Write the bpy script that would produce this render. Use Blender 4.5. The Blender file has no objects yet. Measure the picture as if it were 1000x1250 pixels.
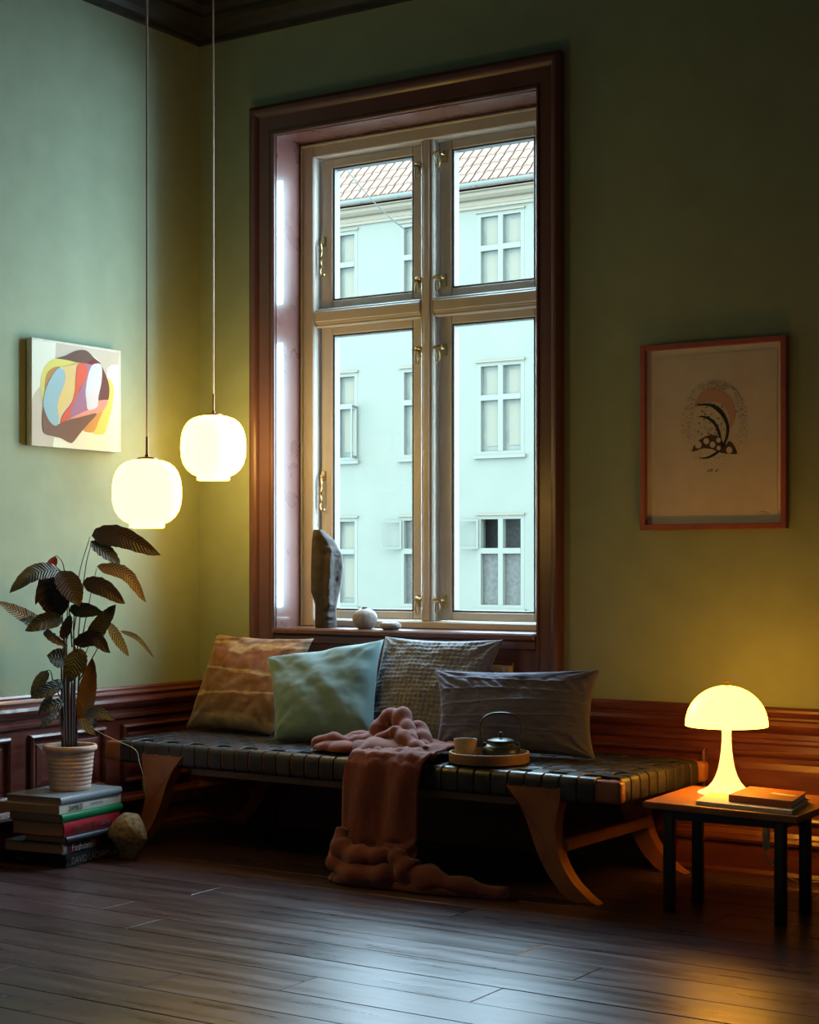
import bpy, bmesh, math, random
from mathutils import Vector, Matrix, noise
from mathutils.geometry import tessellate_polygon
random.seed(7)
scene = bpy.context.scene
col = scene.collection
R = math.radians

# ------------------------------------------------------------------ camera
# room: corner at the origin, window wall is the plane y = 0 (room at y < 0),
# left wall is the plane x = 0 (room at x > 0); eye height 1.3 m, level camera
F_PX, YAW, CAM, HORIZON = 2050.0, R(33), Vector((5.642, -6.69, 1.3)), 690.0
cam_d = bpy.data.cameras.new('camera')
cam_d.sensor_fit = 'VERTICAL'
cam_d.sensor_height = 36.0
cam_d.lens = 36.0 * F_PX / 1250.0
cam_d.shift_y = (HORIZON - 625.0) / 1250.0
cam_d.clip_end = 300
cam = bpy.data.objects.new('camera', cam_d)
cam.location = CAM
cam.rotation_euler = (R(90), 0, YAW)
col.objects.link(cam)
scene.camera = cam

# ------------------------------------------------------------------ light
SKY = 25.0
w = bpy.data.worlds.new('world')
scene.world = w
w.use_nodes = True
bg = w.node_tree.nodes['Background']
bg.inputs[0].default_value = (0.63, 0.92, 1.12, 1)
bg.inputs[1].default_value = SKY

pl = bpy.data.lights.new('window_portal', 'AREA')
pl.shape = 'RECTANGLE'; pl.size = 1.5; pl.size_y = 2.5
pl.cycles.is_portal = True
po = bpy.data.objects.new('window_portal', pl)
po.location = (1.2575, 0.40, 2.2); po.rotation_euler = (R(-90), 0, 0)
col.objects.link(po)

scene.view_settings.view_transform = 'Standard'
scene.view_settings.look = 'None'
scene.view_settings.gamma = 1
scene.view_settings.use_curve_mapping = False
scene.view_settings.exposure = 0.0
scene.cycles.use_denoising = True
scene.cycles.max_bounces = 10
scene.cycles.diffuse_bounces = 6
scene.cycles.transparent_max_bounces = 12
scene.cycles.sample_clamp_indirect = 12

PENDANT = (14.5, 7.9, 0.75)
TABLE_LAMP = (14.5, 6.2, 0.45)

# ------------------------------------------------------------------ helpers
def ray(u, v):
    r = (u - 500.0) / F_PX
    s, c = math.sin(YAW), math.cos(YAW)
    return Vector((-s + r * c, c + r * s, (HORIZON - v) / F_PX))
def at_y(u, v, y):
    d = ray(u, v); return CAM + d * ((y - CAM.y) / d.y)
def at_x(u, v, x):
    d = ray(u, v); return CAM + d * ((x - CAM.x) / d.x)
def at_z(u, v, z):
    d = ray(u, v); return CAM + d * ((z - CAM.z) / d.z)
def at_d(u, v, d):
    return CAM + ray(u, v) * d

def link(o, parent=None):
    col.objects.link(o)
    if parent is not None:
        o.parent = parent
    return o
def finish(name, bm, m, parent=None, smooth=False, loc=None, rot=None):
    me = bpy.data.meshes.new(name)
    bmesh.ops.recalc_face_normals(bm, faces=bm.faces)
    bm.to_mesh(me); bm.free()
    for i in (m if isinstance(m, (list, tuple)) else [m]):
        me.materials.append(i)
    if smooth:
        for p in me.polygons: p.use_smooth = True
        if smooth != 'all':
            try:
                me.set_sharp_from_angle(angle=R(smooth if smooth is not True else 40))
            except Exception:
                pass
    o = bpy.data.objects.new(name, me)
    if loc is not None: o.location = loc
    if rot is not None: o.rotation_euler = rot
    return link(o, parent)
def empty(name, loc=(0, 0, 0), rz=0.0):
    o = bpy.data.objects.new(name, None)
    o.empty_display_size = 0.05
    o.location = loc; o.rotation_euler = (0, 0, rz)
    return link(o)
def share(src, parent, loc=None, rot=None, scale=None):
    c = src.copy(); col.objects.link(c); c.parent = parent
    if loc is not None: c.location = loc
    if rot is not None: c.rotation_euler = rot
    if scale is not None: c.scale = scale
    return c
def tag(o, label=None, cat=None, group=None, kind=None):
    if label: o['label'] = label
    if cat: o['category'] = cat
    if group: o['group'] = group
    if kind: o['kind'] = kind
    return o
def structure(o, label=None):
    o['kind'] = 'structure'
    if label: o['label'] = label
    return o

def box(bm, x0, x1, y0, y1, z0, z1, bev=0.0, seg=1):
    vs = [bm.verts.new((x, y, z)) for x in (x0, x1) for y in (y0, y1) for z in (z0, z1)]
    q = [(0, 1, 3, 2), (4, 6, 7, 5), (0, 4, 5, 1), (2, 3, 7, 6), (0, 2, 6, 4), (1, 5, 7, 3)]
    fs = [bm.faces.new([vs[i] for i in f]) for f in q]
    if bev > 0:
        es = list({e for f in fs for e in f.edges})
        bmesh.ops.bevel(bm, geom=es, offset=bev, segments=seg, affect='EDGES', profile=0.5)
    return bm
def prism(bm, poly, fn, a, b):
    """poly: 2-D outline; fn(p, t) -> 3-D; extruded from t=a to t=b"""
    A = [bm.verts.new(fn(p, a)) for p in poly]
    B = [bm.verts.new(fn(p, b)) for p in poly]
    n = len(poly)
    for i in range(n):
        j = (i + 1) % n
        bm.faces.new((A[i], A[j], B[j], B[i]))
    bm.faces.new(A); bm.faces.new(B)
    return bm
def lathe(bm, prof, n=32, c=(0, 0, 0), caps=True, sx=1.0, sy=1.0):
    rings = []
    for r, z in prof:
        if r <= 1e-6:
            rings.append([bm.verts.new((c[0], c[1], c[2] + z))])
        else:
            rings.append([bm.verts.new((c[0] + r * sx * math.cos(2 * math.pi * i / n), c[1] + r * sy * math.sin(2 * math.pi * i / n), c[2] + z)) for i in range(n)])
    for a, b in zip(rings, rings[1:]):
        for i in range(n):
            j = (i + 1) % n
            if len(a) == 1 and len(b) == 1: continue
            if len(a) == 1: bm.faces.new((a[0], b[j], b[i]))
            elif len(b) == 1: bm.faces.new((a[i], a[j], b[0]))
            else: bm.faces.new((a[i], a[j], b[j], b[i]))
    if caps:
        for r_ in (rings[0], rings[-1]):
            if len(r_) > 2: bm.faces.new(r_)
    return bm
def tube(bm, pts, rad, n=8, caps=True, flat=1.0):
    pts = [Vector(p) for p in pts]
    rads = rad if isinstance(rad, (list, tuple)) else [rad] * len(pts)
    prev = None; rings = []
    for i, p in enumerate(pts):
        t = (pts[min(i + 1, len(pts) - 1)] - pts[max(i - 1, 0)]).normalized()
        if prev is None:
            ref = Vector((0, 0, 1)) if abs(t.z) < 0.9 else Vector((1, 0, 0))
            a = t.cross(ref).normalized()
        else:
            a = (prev - t * prev.dot(t)).normalized()
        prev = a; b = t.cross(a)
        rings.append([bm.verts.new(p + (a * math.cos(2 * math.pi * k / n) + b * math.sin(2 * math.pi * k / n) * flat) * rads[i]) for k in range(n)])
    for A, B in zip(rings, rings[1:]):
        for k in range(n):
            j = (k + 1) % n
            bm.faces.new((A[k], A[j], B[j], B[k]))
    if caps:
        bm.faces.new(rings[0]); bm.faces.new(rings[-1])
    return bm
def smooth_path(pts, n=6):
    pts = [Vector(p) for p in pts]
    if len(pts) < 3: return pts
    out = []
    ext = [pts[0] * 2 - pts[1]] + pts + [pts[-1] * 2 - pts[-2]]
    for i in range(1, len(ext) - 2):
        p0, p1, p2, p3 = ext[i - 1:i + 3]
        for k in range(n):
            t = k / n
            out.append(0.5 * ((2 * p1) + (p2 - p0) * t + (2 * p0 - 5 * p1 + 4 * p2 - p3) * t * t + (3 * p1 - p0 - 3 * p2 + p3) * t ** 3))
    out.append(pts[-1])
    return out
def grid(bm, fn, nu, nv):
    V = [[bm.verts.new(fn(i / nu, j / nv)) for j in range(nv + 1)] for i in range(nu + 1)]
    for i in range(nu):
        for j in range(nv):
            bm.faces.new((V[i][j], V[i + 1][j], V[i + 1][j + 1], V[i][j + 1]))
    return V

# ------------------------------------------------------------------ materials
MATS = {}
def mat(name, rgb, rough=0.6, spec=0.5, metal=0.0, emit=None, estr=1.0, coat=0.0, sheen=0.0):
    m = bpy.data.materials.new(name); m.use_nodes = True
    b = m.node_tree.nodes['Principled BSDF']
    b.inputs['Base Color'].default_value = (*rgb, 1)
    b.inputs['Roughness'].default_value = rough
    b.inputs['Specular IOR Level'].default_value = spec
    b.inputs['Metallic'].default_value = metal
    b.inputs['Coat Weight'].default_value = coat
    b.inputs['Sheen Weight'].default_value = sheen
    if emit:
        b.inputs['Emission Color'].default_value = (*emit, 1)
        b.inputs['Emission Strength'].default_value = estr
    MATS[name] = m
    return m
def nodes(m):
    nt = m.node_tree
    return nt, nt.nodes, nt.links, nt.nodes['Principled BSDF']
def vary(m, c1, c2, scale=(4, 4, 4), detail=4.0, nscale=1.0, bump=0.0, bscale=None, rand=0.0, coords='Object', lo=0.35, hi=0.65, rough=None, bdist=0.01):
    """noise mix of two colours in object space, plus bump; rand = brightness spread between objects"""
    nt, N, L, b = nodes(m)
    tc = N.new('ShaderNodeTexCoord'); mp = N.new('ShaderNodeMapping')
    mp.inputs['Scale'].default_value = scale
    L.new(tc.outputs[coords], mp.inputs['Vector'])
    vec = mp.outputs['Vector']
    oi = None
    if rand:
        oi = N.new('ShaderNodeObjectInfo')
        mu = N.new('ShaderNodeMath'); mu.operation = 'MULTIPLY'; mu.inputs[1].default_value = 57.0
        L.new(oi.outputs['Random'], mu.inputs[0])
        ad = N.new('ShaderNodeVectorMath'); ad.operation = 'ADD'
        L.new(vec, ad.inputs[0]); L.new(mu.outputs[0], ad.inputs[1]); vec = ad.outputs[0]
    nz = N.new('ShaderNodeTexNoise'); nz.inputs['Scale'].default_value = nscale; nz.inputs['Detail'].default_value = detail
    L.new(vec, nz.inputs['Vector'])
    cr = N.new('ShaderNodeValToRGB')
    cr.color_ramp.elements[0].position = lo; cr.color_ramp.elements[1].position = hi
    cr.color_ramp.elements[0].color = (*c1, 1); cr.color_ramp.elements[1].color = (*c2, 1)
    L.new(nz.outputs['Fac'], cr.inputs[0])
    out = cr.outputs[0]
    if rand:
        mr = N.new('ShaderNodeMapRange'); mr.inputs['To Min'].default_value = 1 - rand; mr.inputs['To Max'].default_value = 1 + rand
        L.new(oi.outputs['Random'], mr.inputs['Value'])
        mx = N.new('ShaderNodeVectorMath'); mx.operation = 'SCALE'
        L.new(out, mx.inputs[0]); L.new(mr.outputs[0], mx.inputs['Scale']); out = mx.outputs[0]
    L.new(out, b.inputs['Base Color'])
    if rough:
        rr = N.new('ShaderNodeMapRange'); rr.inputs['From Min'].default_value = lo; rr.inputs['From Max'].default_value = hi
        rr.inputs['To Min'].default_value = rough[0]; rr.inputs['To Max'].default_value = rough[1]
        L.new(nz.outputs['Fac'], rr.inputs['Value']); L.new(rr.outputs[0], b.inputs['Roughness'])
    if bump:
        bp = N.new('ShaderNodeBump'); bp.inputs['Strength'].default_value = bump; bp.inputs['Distance'].default_value = bdist
        src = nz
        if bscale:
            src = N.new('ShaderNodeTexNoise'); src.inputs['Scale'].default_value = bscale; src.inputs['Detail'].default_value = 3
            L.new(tc.outputs[coords], src.inputs['Vector'])
        L.new(src.outputs['Fac'], bp.inputs['Height']); L.new(bp.outputs[0], b.inputs['Normal'])
    return m

plaster = vary(mat('sage_plaster', (.3, .34, .2), .82, .3), (.270, .318, .220), (.292, .345, .24), nscale=1.6, bump=.25, bscale=160, bdist=.002)
pale_bounce_plaster = mat('pale_bounce_plaster', (.78, .74, .68), .85, .2)  # unseen walls, made paler than the sage ones to bounce fill light
mahogany = vary(mat('mahogany', (.09, .022, .016), .33, .5, coat=.15), (.085, .019, .014), (.135, .036, .026), scale=(2, 2, 14), nscale=2.0, bump=.08, rand=.12, rough=(.28, .42))
casing_paint = vary(mat('brown_paint', (.07, .03, .027), .36, .5), (.105, .043, .040), (.118, .050, .046), nscale=1.5, bump=.08, bscale=40, rough=(.28, .36))
ceil_dark = vary(mat('dark_ceiling', (.012, .01, .01), .5), (.009, .008, .009), (.022, .016, .014), nscale=4)
cream = vary(mat('cream_paint', (.5, .43, .33), .42, .5), (.46, .41, .355), (.50, .45, .39), nscale=2.0, bump=.06, bscale=60)
putty = mat('window_putty', (.055, .052, .052), .6)
brass = mat('brass', (.42, .31, .15), .38, .5, 1.0)
floor_wood = vary(mat('floor_wood', (.05, .03, .03), .35, .5), (.040, .021, .026), (.068, .037, .043), scale=(.9, 9, 9), nscale=2.2, detail=6, lo=.28, hi=.72, bump=.10, rand=.3, rough=(.25, .42), bdist=.003)
floor_wood.node_tree.nodes['Principled BSDF'].inputs['Specular Tint'].default_value = (1, .86, .95, 1)
joint = mat('floor_joint', (.006, .004, .004), .9)
teak = vary(mat('teak', (.30, .10, .04), .38, .5), (.24, .078, .03), (.36, .135, .055), scale=(3, 14, 3), nscale=3, bump=.06, rough=(.32, .45))
pale_wood = vary(mat('pale_wood', (.30, .17, .09), .5), (.25, .14, .07), (.34, .2, .11), scale=(2, 20, 20), nscale=3)
leather = vary(mat('black_leather', (.016, .016, .02), .34, .5), (.018, .018, .028), (.034, .033, .048), scale=(8, 8, 8), nscale=3, bump=.25, bscale=220, rand=.25, rough=(.3, .46), bdist=.002)

def glass_mat(name, tint=(1, 1, 1), f0=.04, f90=.6):
    """clear sheet glass: see-through with a mirror reflection that grows towards grazing angles"""
    m = bpy.data.materials.new(name); m.use_nodes = True
    nt = m.node_tree; nt.nodes.clear()
    o = nt.nodes.new('ShaderNodeOutputMaterial'); mx = nt.nodes.new('ShaderNodeMixShader')
    tr = nt.nodes.new('ShaderNodeBsdfTransparent'); tr.inputs[0].default_value = (*tint, 1)
    g = nt.nodes.new('ShaderNodeBsdfGlossy'); g.inputs['Roughness'].default_value = 0.0; g.inputs[0].default_value = (1, 1, 1, 1)
    lw = nt.nodes.new('ShaderNodeLayerWeight'); lw.inputs['Blend'].default_value = .5
    pw = nt.nodes.new('ShaderNodeMath'); pw.operation = 'POWER'; pw.inputs[1].default_value = 5
    mr = nt.nodes.new('ShaderNodeMapRange'); mr.inputs['To Min'].default_value = f0; mr.inputs['To Max'].default_value = f90
    nt.links.new(lw.outputs['Facing'], pw.inputs[0]); nt.links.new(pw.outputs[0], mr.inputs['Value'])
    nt.links.new(mr.outputs[0], mx.inputs[0]); nt.links.new(tr.outputs[0], mx.inputs[1]); nt.links.new(g.outputs[0], mx.inputs[2])
    nt.links.new(mx.outputs[0], o.inputs[0])
    return m
glass = glass_mat('window_glass', (.98, 1, .99), .0004, .12)
picture_glass = glass_mat('picture_glass', (.98, .985, .98), .02, .6)

# ================================================================== SETTING
RX, RY, RH = 7.2, -9.0, 4.14          # room extents: right wall, wall behind the camera, ceiling height
# window opening in the back wall
OX0, OX1, OZ0, OZ1, WALL_T = 0.515, 2.0, 0.965, 3.445, 0.42

# floor with separate planks
bm = bmesh.new(); box(bm, -0.2, RX + .2, RY - .2, 0.2, -0.15, -0.022)
floor = structure(finish('floor', bm, joint))
PW = 0.2
def plank_mesh(length):
    bm = bmesh.new(); box(bm, 0, length - .002, 0, PW - .0035, -0.022, 0, .0016)
    return bm
protos = {}
y = 0.0; row = 0
while y > RY:
    x = -random.uniform(0, 2.4)
    while x < RX:
        Ln = random.choice((2.0, 2.6, 3.2))
        if x + Ln > 0:
            if Ln not in protos:
                o = finish('plank', plank_mesh(Ln), floor_wood, floor); protos[Ln] = o
            else:
                o = share(protos[Ln], floor)
            o.location = (x, y - PW, random.uniform(-.0012, .0))
        x += Ln
    y -= PW; row += 1

# ceiling and cornice
bm = bmesh.new(); box(bm, -.2, RX + .2, RY - .2, .2, RH, RH + .15)
structure(finish('ceiling', bm, ceil_dark))
cprof = [(0, 3.98), (.03, 3.98), (.035, 4.0), (.05, 4.005), (.07, 4.03), (.11, 4.055), (.15, 4.06), (.155, 4.08), (.2, 4.1), (.21, RH), (0, RH)]
bm = bmesh.new(); prism(bm, cprof, lambda p, t: (t, -p[0], p[1]), 0, RX); structure(finish('trim_1', bm, ceil_dark), 'dark cornice along the window wall')
bm = bmesh.new(); prism(bm, cprof, lambda p, t: (p[0], t, p[1]), RY, 0); structure(finish('trim_2', bm, ceil_dark), 'dark cornice along the left wall')

# walls
bm = bmesh.new()
box(bm, -.2, OX0, 0, WALL_T, -.15, RH + .1); box(bm, OX1, RX + .2, 0, WALL_T, -.15, RH + .1)
box(bm, OX0, OX1, 0, WALL_T, -.15, OZ0); box(bm, OX0, OX1, 0, WALL_T, OZ1, RH + .1)
wall_back = structure(finish('wall_back', bm, plaster))
bm = bmesh.new(); box(bm, -.2, 0, RY, 0, -.15, RH + .1); wall_left = structure(finish('wall_left', bm, plaster))
bm = bmesh.new(); box(bm, RX, RX + .2, RY, 0, -.15, RH + .1); wall_right = structure(finish('wall_right', bm, pale_bounce_plaster))
bm = bmesh.new(); box(bm, -.2, RX + .2, RY - .2, RY, -.15, RH + .1); wall_front = structure(finish('wall_front', bm, pale_bounce_plaster))

# wainscot: profile (out of wall, height)
rail_prof = [(0, .555), (.024, .555), (.028, .562), (.028, .575), (.022, .58), (.022, .600), (.034, .607), (.045, .620), (.050, .638), (.045, .653), (.034, .660), (.034, .668), (.042, .676), (.034, .684), (.03, .69), (.03, .700), (.024, .71), (0, .71)]
low_prof = [(0, .10), (.026, .10), (.030, .125), (.030, .135), (.044, .142), (.050, .155), (.044, .168), (.028, .174), (.02, .19), (0, .19)]
base_prof = [(0, 0), (.032, 0), (.034, .015), (.026, .03), (.026, .10), (0, .10)]
def wains(wall, fn, t0, t1, panels):
    for nm, pr in (('chair_rail', rail_prof), ('dado_rail', low_prof)):
        bm = bmesh.new(); prism(bm, pr, fn, t0, t1); finish(nm, bm, mahogany, wall, smooth=25)
    bm = bmesh.new(); prism(bm, [(0, .19), (.012, .19), (.012, .555), (0, .555)], fn, t0, t1); finish('wainscot_board', bm, mahogany, wall)
    for a, b in panels:
        bm = bmesh.new()
        zb, zt = .235, .525
        def ring(o, h):
            return [bm.verts.new(fn((h, z), t)) for t, z in ((a + o, zb + o), (b - o, zb + o), (b - o, zt - o), (a + o, zt - o))]
        rs = [ring(0, .012), ring(.002, .028), ring(.012, .034), ring(.022, .028), ring(.026, .014), ring(.045, .0125), ring(.05, .017), ring(.075, .022)]
        for p, q in zip(rs, rs[1:]):
            for i in range(4):
                bm.faces.new((p[i], p[(i + 1) % 4], q[(i + 1) % 4], q[i]))
        bm.faces.new(rs[-1])
        finish('wainscot_panel', bm, mahogany, wall)
fn_left = lambda p, t: (p[0], t, p[1])
fn_back = lambda p, t: (t, -p[0], p[1])
left_panels = []
y = -.10
while y > -8.6:
    left_panels.append((y - .50, y)); y -= .615
wains(wall_left, fn_left, RY, 0, left_panels)
wains(wall_back, fn_back, 0.0, .366, [(.06, .32)])
back_panels = []
x = 2.235
while x < 6.6:
    back_panels.append((x, x + .58)); x += .66
wains(wall_back, fn_back, 2.125, RX, back_panels)
bm = bmesh.new(); prism(bm, base_prof, fn_left, RY, 0); structure(finish('baseboard_left', bm, mahogany))
bm = bmesh.new(); prism(bm, base_prof, fn_back, 0, .366); structure(finish('baseboard_back', bm, mahogany))
bm = bmesh.new(); prism(bm, base_prof, fn_back, 2.125, RX); structure(finish('baseboard_back.001', bm, mahogany))

# ---------------------------------------------------------------- window
win = structure(empty('window_1', (1.2575, 0, 0)), 'tall four-light casement window in a brown moulded casing')
WX = 1.2575
def wbox(name, boxes, m, parent=None, bev=.003):
    bm = bmesh.new()
    for b in boxes:
        box(bm, b[0] - WX, b[1] - WX, b[2], b[3], b[4], b[5], bev)
    return finish(name, bm, m, parent or win)
# casing: moulded profile mitred round the opening (out from opening edge o, depth d)
def casing_ring(prof, sides):
    bm = bmesh.new()
    wl, wr, wt = .149, .125, .153
    rows = []
    for o, d in prof:
        xl, xr, zt = OX0 - WX - o * wl, OX1 - WX + o * wr, OZ1 + o * wt
        rows.append([(xl, -d, 0.0), (xl, -d, zt), (xr, -d, zt), (xr, -d, 0.0)])
    V = [[bm.verts.new(p) for p in r_] for r_ in rows]
    for a, b in zip(V, V[1:]):
        for i in range(3):
            bm.faces.new((a[i], a[i + 1], b[i + 1], b[i]))
    return bm
cas_prof = [(0, -.02), (0, .034), (.03, .040), (.10, .040), (.13, .032), (.18, .032), (.20, .036), (.62, .036), (.66, .044), (.70, .050), (.78, .056), (.88, .056), (.94, .050), (1.0, .046), (1.0, 0)]
finish('casing', casing_ring(cas_prof, 3), casing_paint, win, smooth=30)
# reveal lining (painted boards between casing and frame)
lining = vary(mat('daylit_glossy_paint', (.16, .062, .052), .2, .7, coat=.6), (.15, .058, .05), (.18, .075, .064), nscale=1.5, bump=.05, bscale=30, rough=(.27, .29))  # the casing's paint again, lighter because daylight is painted into its colour
wbox('reveal_lining', [(OX0, OX0 + .004, -.02, .19, OZ0, OZ1)], lining, bev=0)
wbox('reveal_lining', [(OX1 - .004, OX1, -.02, .19, OZ0, OZ1)], lining, bev=0)
wbox('reveal_lining', [(OX0, OX1, -.02, .19, OZ1 - .004, OZ1)], lining, bev=0)
wbox('sill', [(OX0, OX1, -.058, .20, .958, .99)], casing_paint, bev=.008)
# apron panel under the sill
wbox('apron', [(OX0, OX1, -.022, .0, 0, .958)], casing_paint)
wbox('apron_panel', [(OX0 + .12, OX1 - .12, -.032, -.022, .16, .86)], casing_paint, bev=.006)
wbox('apron_molding', [(OX0, OX1, -.036, -.02, .915, .958)], casing_paint, bev=.006)
# frame
FX0, FX1, FZ0, FZ1 = OX0 + .004, OX1 - .004, .99, OZ1 - .004
wbox('frame', [(FX0, .598, .185, .31, FZ0, FZ1), (1.917, FX1, .185, .31, FZ0, FZ1), (.598, 1.917, .185, .31, 3.365, FZ1), (.598, 1.917, .185, .31, FZ0, 1.028)], cream, bev=.006)
wbox('frame_bead', [(.52, .534, .174, .187, .99, 3.43), (1.981, 1.995, .174, .187, .99, 3.43), (.52, 1.995, .174, .187, 3.42, 3.434)], cream, bev=.004)
wbox('mullion', [(1.236, 1.308, .195, .31, 1.028, 3.365), (1.252, 1.292, .187, .197, 1.028, 3.365)], cream, bev=.006)
wbox('transom', [(.598, 1.236, .198, .31, 2.518, 2.598), (.598, 1.236, .188, .2, 2.530, 2.586), (.598, 1.236, .20, .24, 2.505, 2.52)], cream, bev=.006)
wbox('transom', [(1.308, 1.917, .198, .31, 2.518, 2.598), (1.308, 1.917, .188, .2, 2.530, 2.586), (1.308, 1.917, .20, .24, 2.505, 2.52)], cream, bev=.006)
def sash(x0, x1, z0, z1, latch_x, latch_zs, stay):
    s = .072; y0, y1 = .243, .295
    bm = bmesh.new()
    for b in ((x0, x0 + s, z0, z1), (x1 - s, x1, z0, z1), (x0 + s, x1 - s, z0, z0 + .042), (x0 + s, x1 - s, z1 - .046, z1)):
        box(bm, b[0] - WX, b[1] - WX, y0, y1, b[2], b[3], .005)
    o = finish('sash', bm, cream, win)
    bm = bmesh.new()
    # inner chamfer bead
    for b in ((x0 + s, x0 + s + .010, z0 + .042, z1 - .046), (x1 - s - .010, x1 - s, z0 + .042, z1 - .046), (x0 + s, x1 - s, z0 + .042, z0 + .05), (x0 + s, x1 - s, z1 - .054, z1 - .046)):
        box(bm, b[0] - WX, b[1] - WX, y0 + .005, y1 + .001, b[2], b[3], .002)
    finish('glazing_bead', bm, putty, o)
    bm = bmesh.new(); box(bm, x0 + s - WX, x1 - s - WX, .270, .273, z0 + .042, z1 - .046); finish('pane', bm, glass, o)
    return o
S = {}
S['ul'] = sash(.602, 1.232, 2.602, 3.361, 0, (), 0)
S['ur'] = sash(1.312, 1.913, 2.602, 3.361, 0, (), 0)
S['ll'] = sash(.602, 1.232, 1.032, 2.514, 0, (), 0)
S['lr'] = sash(1.312, 1.913, 1.032, 2.514, 0, (), 0)
def latch(parent, x, z, sgn):
    bm = bmesh.new()
    X = x - WX
    box(bm, X - .012, X + .012, .235, .245, z - .035, z + .025, .002)
    tube(bm, [(X, .24, z), (X, .20, z)], .007, 8)
    tube(bm, smooth_path([(X + .004, .205, z + .012), (X - .018 * sgn, .198, z + .008), (X - .036 * sgn, .196, z + .004)], 4), [.007] * 9, 8)
    tube(bm, [(X - .014 * sgn + .011 * math.cos(a * .5236), .197, z - .038 + .030 * math.sin(a * .5236)) for a in range(13)], .0033, 6, caps=False)
    finish('window_latch', bm, brass, parent, smooth=40)
def stay(parent, x, z):
    bm = bmesh.new()
    X = x - WX
    box(bm, X - .014, X + .012, .232, .245, z - .02, z + .03, .003)
    tube(bm, [(X, .236, z), (X, .215, z)], .008, 8)
    pts = [(X, .214, z - .01), (X + .004, .214, z - .05), (X - .004, .214, z - .085), (X + .003, .214, z - .12), (X - .005, .214, z - .15), (X + .006, .214, z - .172), (X + .024, .212, z - .168)]
    tube(bm, smooth_path(pts, 4), .0052, 8)
    for k in range(3):
        tube(bm, [(X + .009 * math.cos(a * .7854), .214, z - .045 - .04 * k + .011 * math.sin(a * .7854)) for a in range(9)], .003, 6, caps=False)
    finish('window_stay', bm, brass, parent, smooth=40)
for k, z in (('ur', 3.29), ('ur', 2.69), ('lr', 2.35), ('lr', 1.13)):
    latch(S[k], 1.345, z, 1)
for k, z in (('ul', 3.25), ('ul', 2.69), ('ll', 2.35), ('ll', 1.13)):
    latch(S[k], 1.200, z, -1)
stay(S['ul'], .622, 2.94)
stay(S['ll'], .622, 1.75)

# ---------------------------------------------------------------- house across the courtyard
facade = vary(mat('facade_plaster', (0.0536, 0.0538, 0.0445), .9, .1), (0.0528, 0.0521, 0.0410), (0.0562, 0.0543, 0.0426), nscale=.4)
f_trim = mat('facade_trim', (0.0549, 0.0532, 0.0415), .7, .1)
f_beige = mat('facade_cornice', (0.0615, 0.0480, 0.0321), .7, .1)
f_zinc = mat('zinc_gutter', (0.0482, 0.0480, 0.0395), .5, .1)
f_pane = vary(mat('far_pane', (0.0450, 0.0486, 0.0419), .6, .1), (0.0404, 0.0410, 0.0337), (0.0540, 0.0538, 0.0430), nscale=.7)
f_dark = vary(mat('far_room', (0.0268, 0.0241, 0.0207), .6, .1), (0.0214, 0.0195, 0.0161), (0.0321, 0.0286, 0.0234), nscale=3)
f_curtain = mat('far_curtain', (0.0588, 0.0521, 0.0374), .8, .1)
clay = vary(mat('clay_tile', (0.0815, 0.0418, 0.0248), .7, .1), (0.0815, 0.0460, 0.0312), (0.0881, 0.0586, 0.0410), nscale=1.5, rand=.10)
clay_under = mat('clay_joint', (.115, .040, .022), .8, .1)
FY = 25.0
bld = tag(empty('apartment_building', (-14, FY, -7)), 'pale sunlit apartment block with red tiled roof seen through the window', 'building')
def bpart(name, boxes, m, parent=None, bev=0):
    bm = bmesh.new()
    for b in boxes:
        box(bm, b[0] + 14, b[1] + 14, b[2] - FY, b[3] - FY, b[4] + 7, b[5] + 7, bev)
    return finish(name, bm, m, parent or bld)
cols_x = [-19.6, -17.53, -15.17, -13.16, -10.9, -8.7]
rows_z = [(6.97, 9.0), (3.70, 5.73), (.35, 2.39), (-3.0, -.95)]
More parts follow.
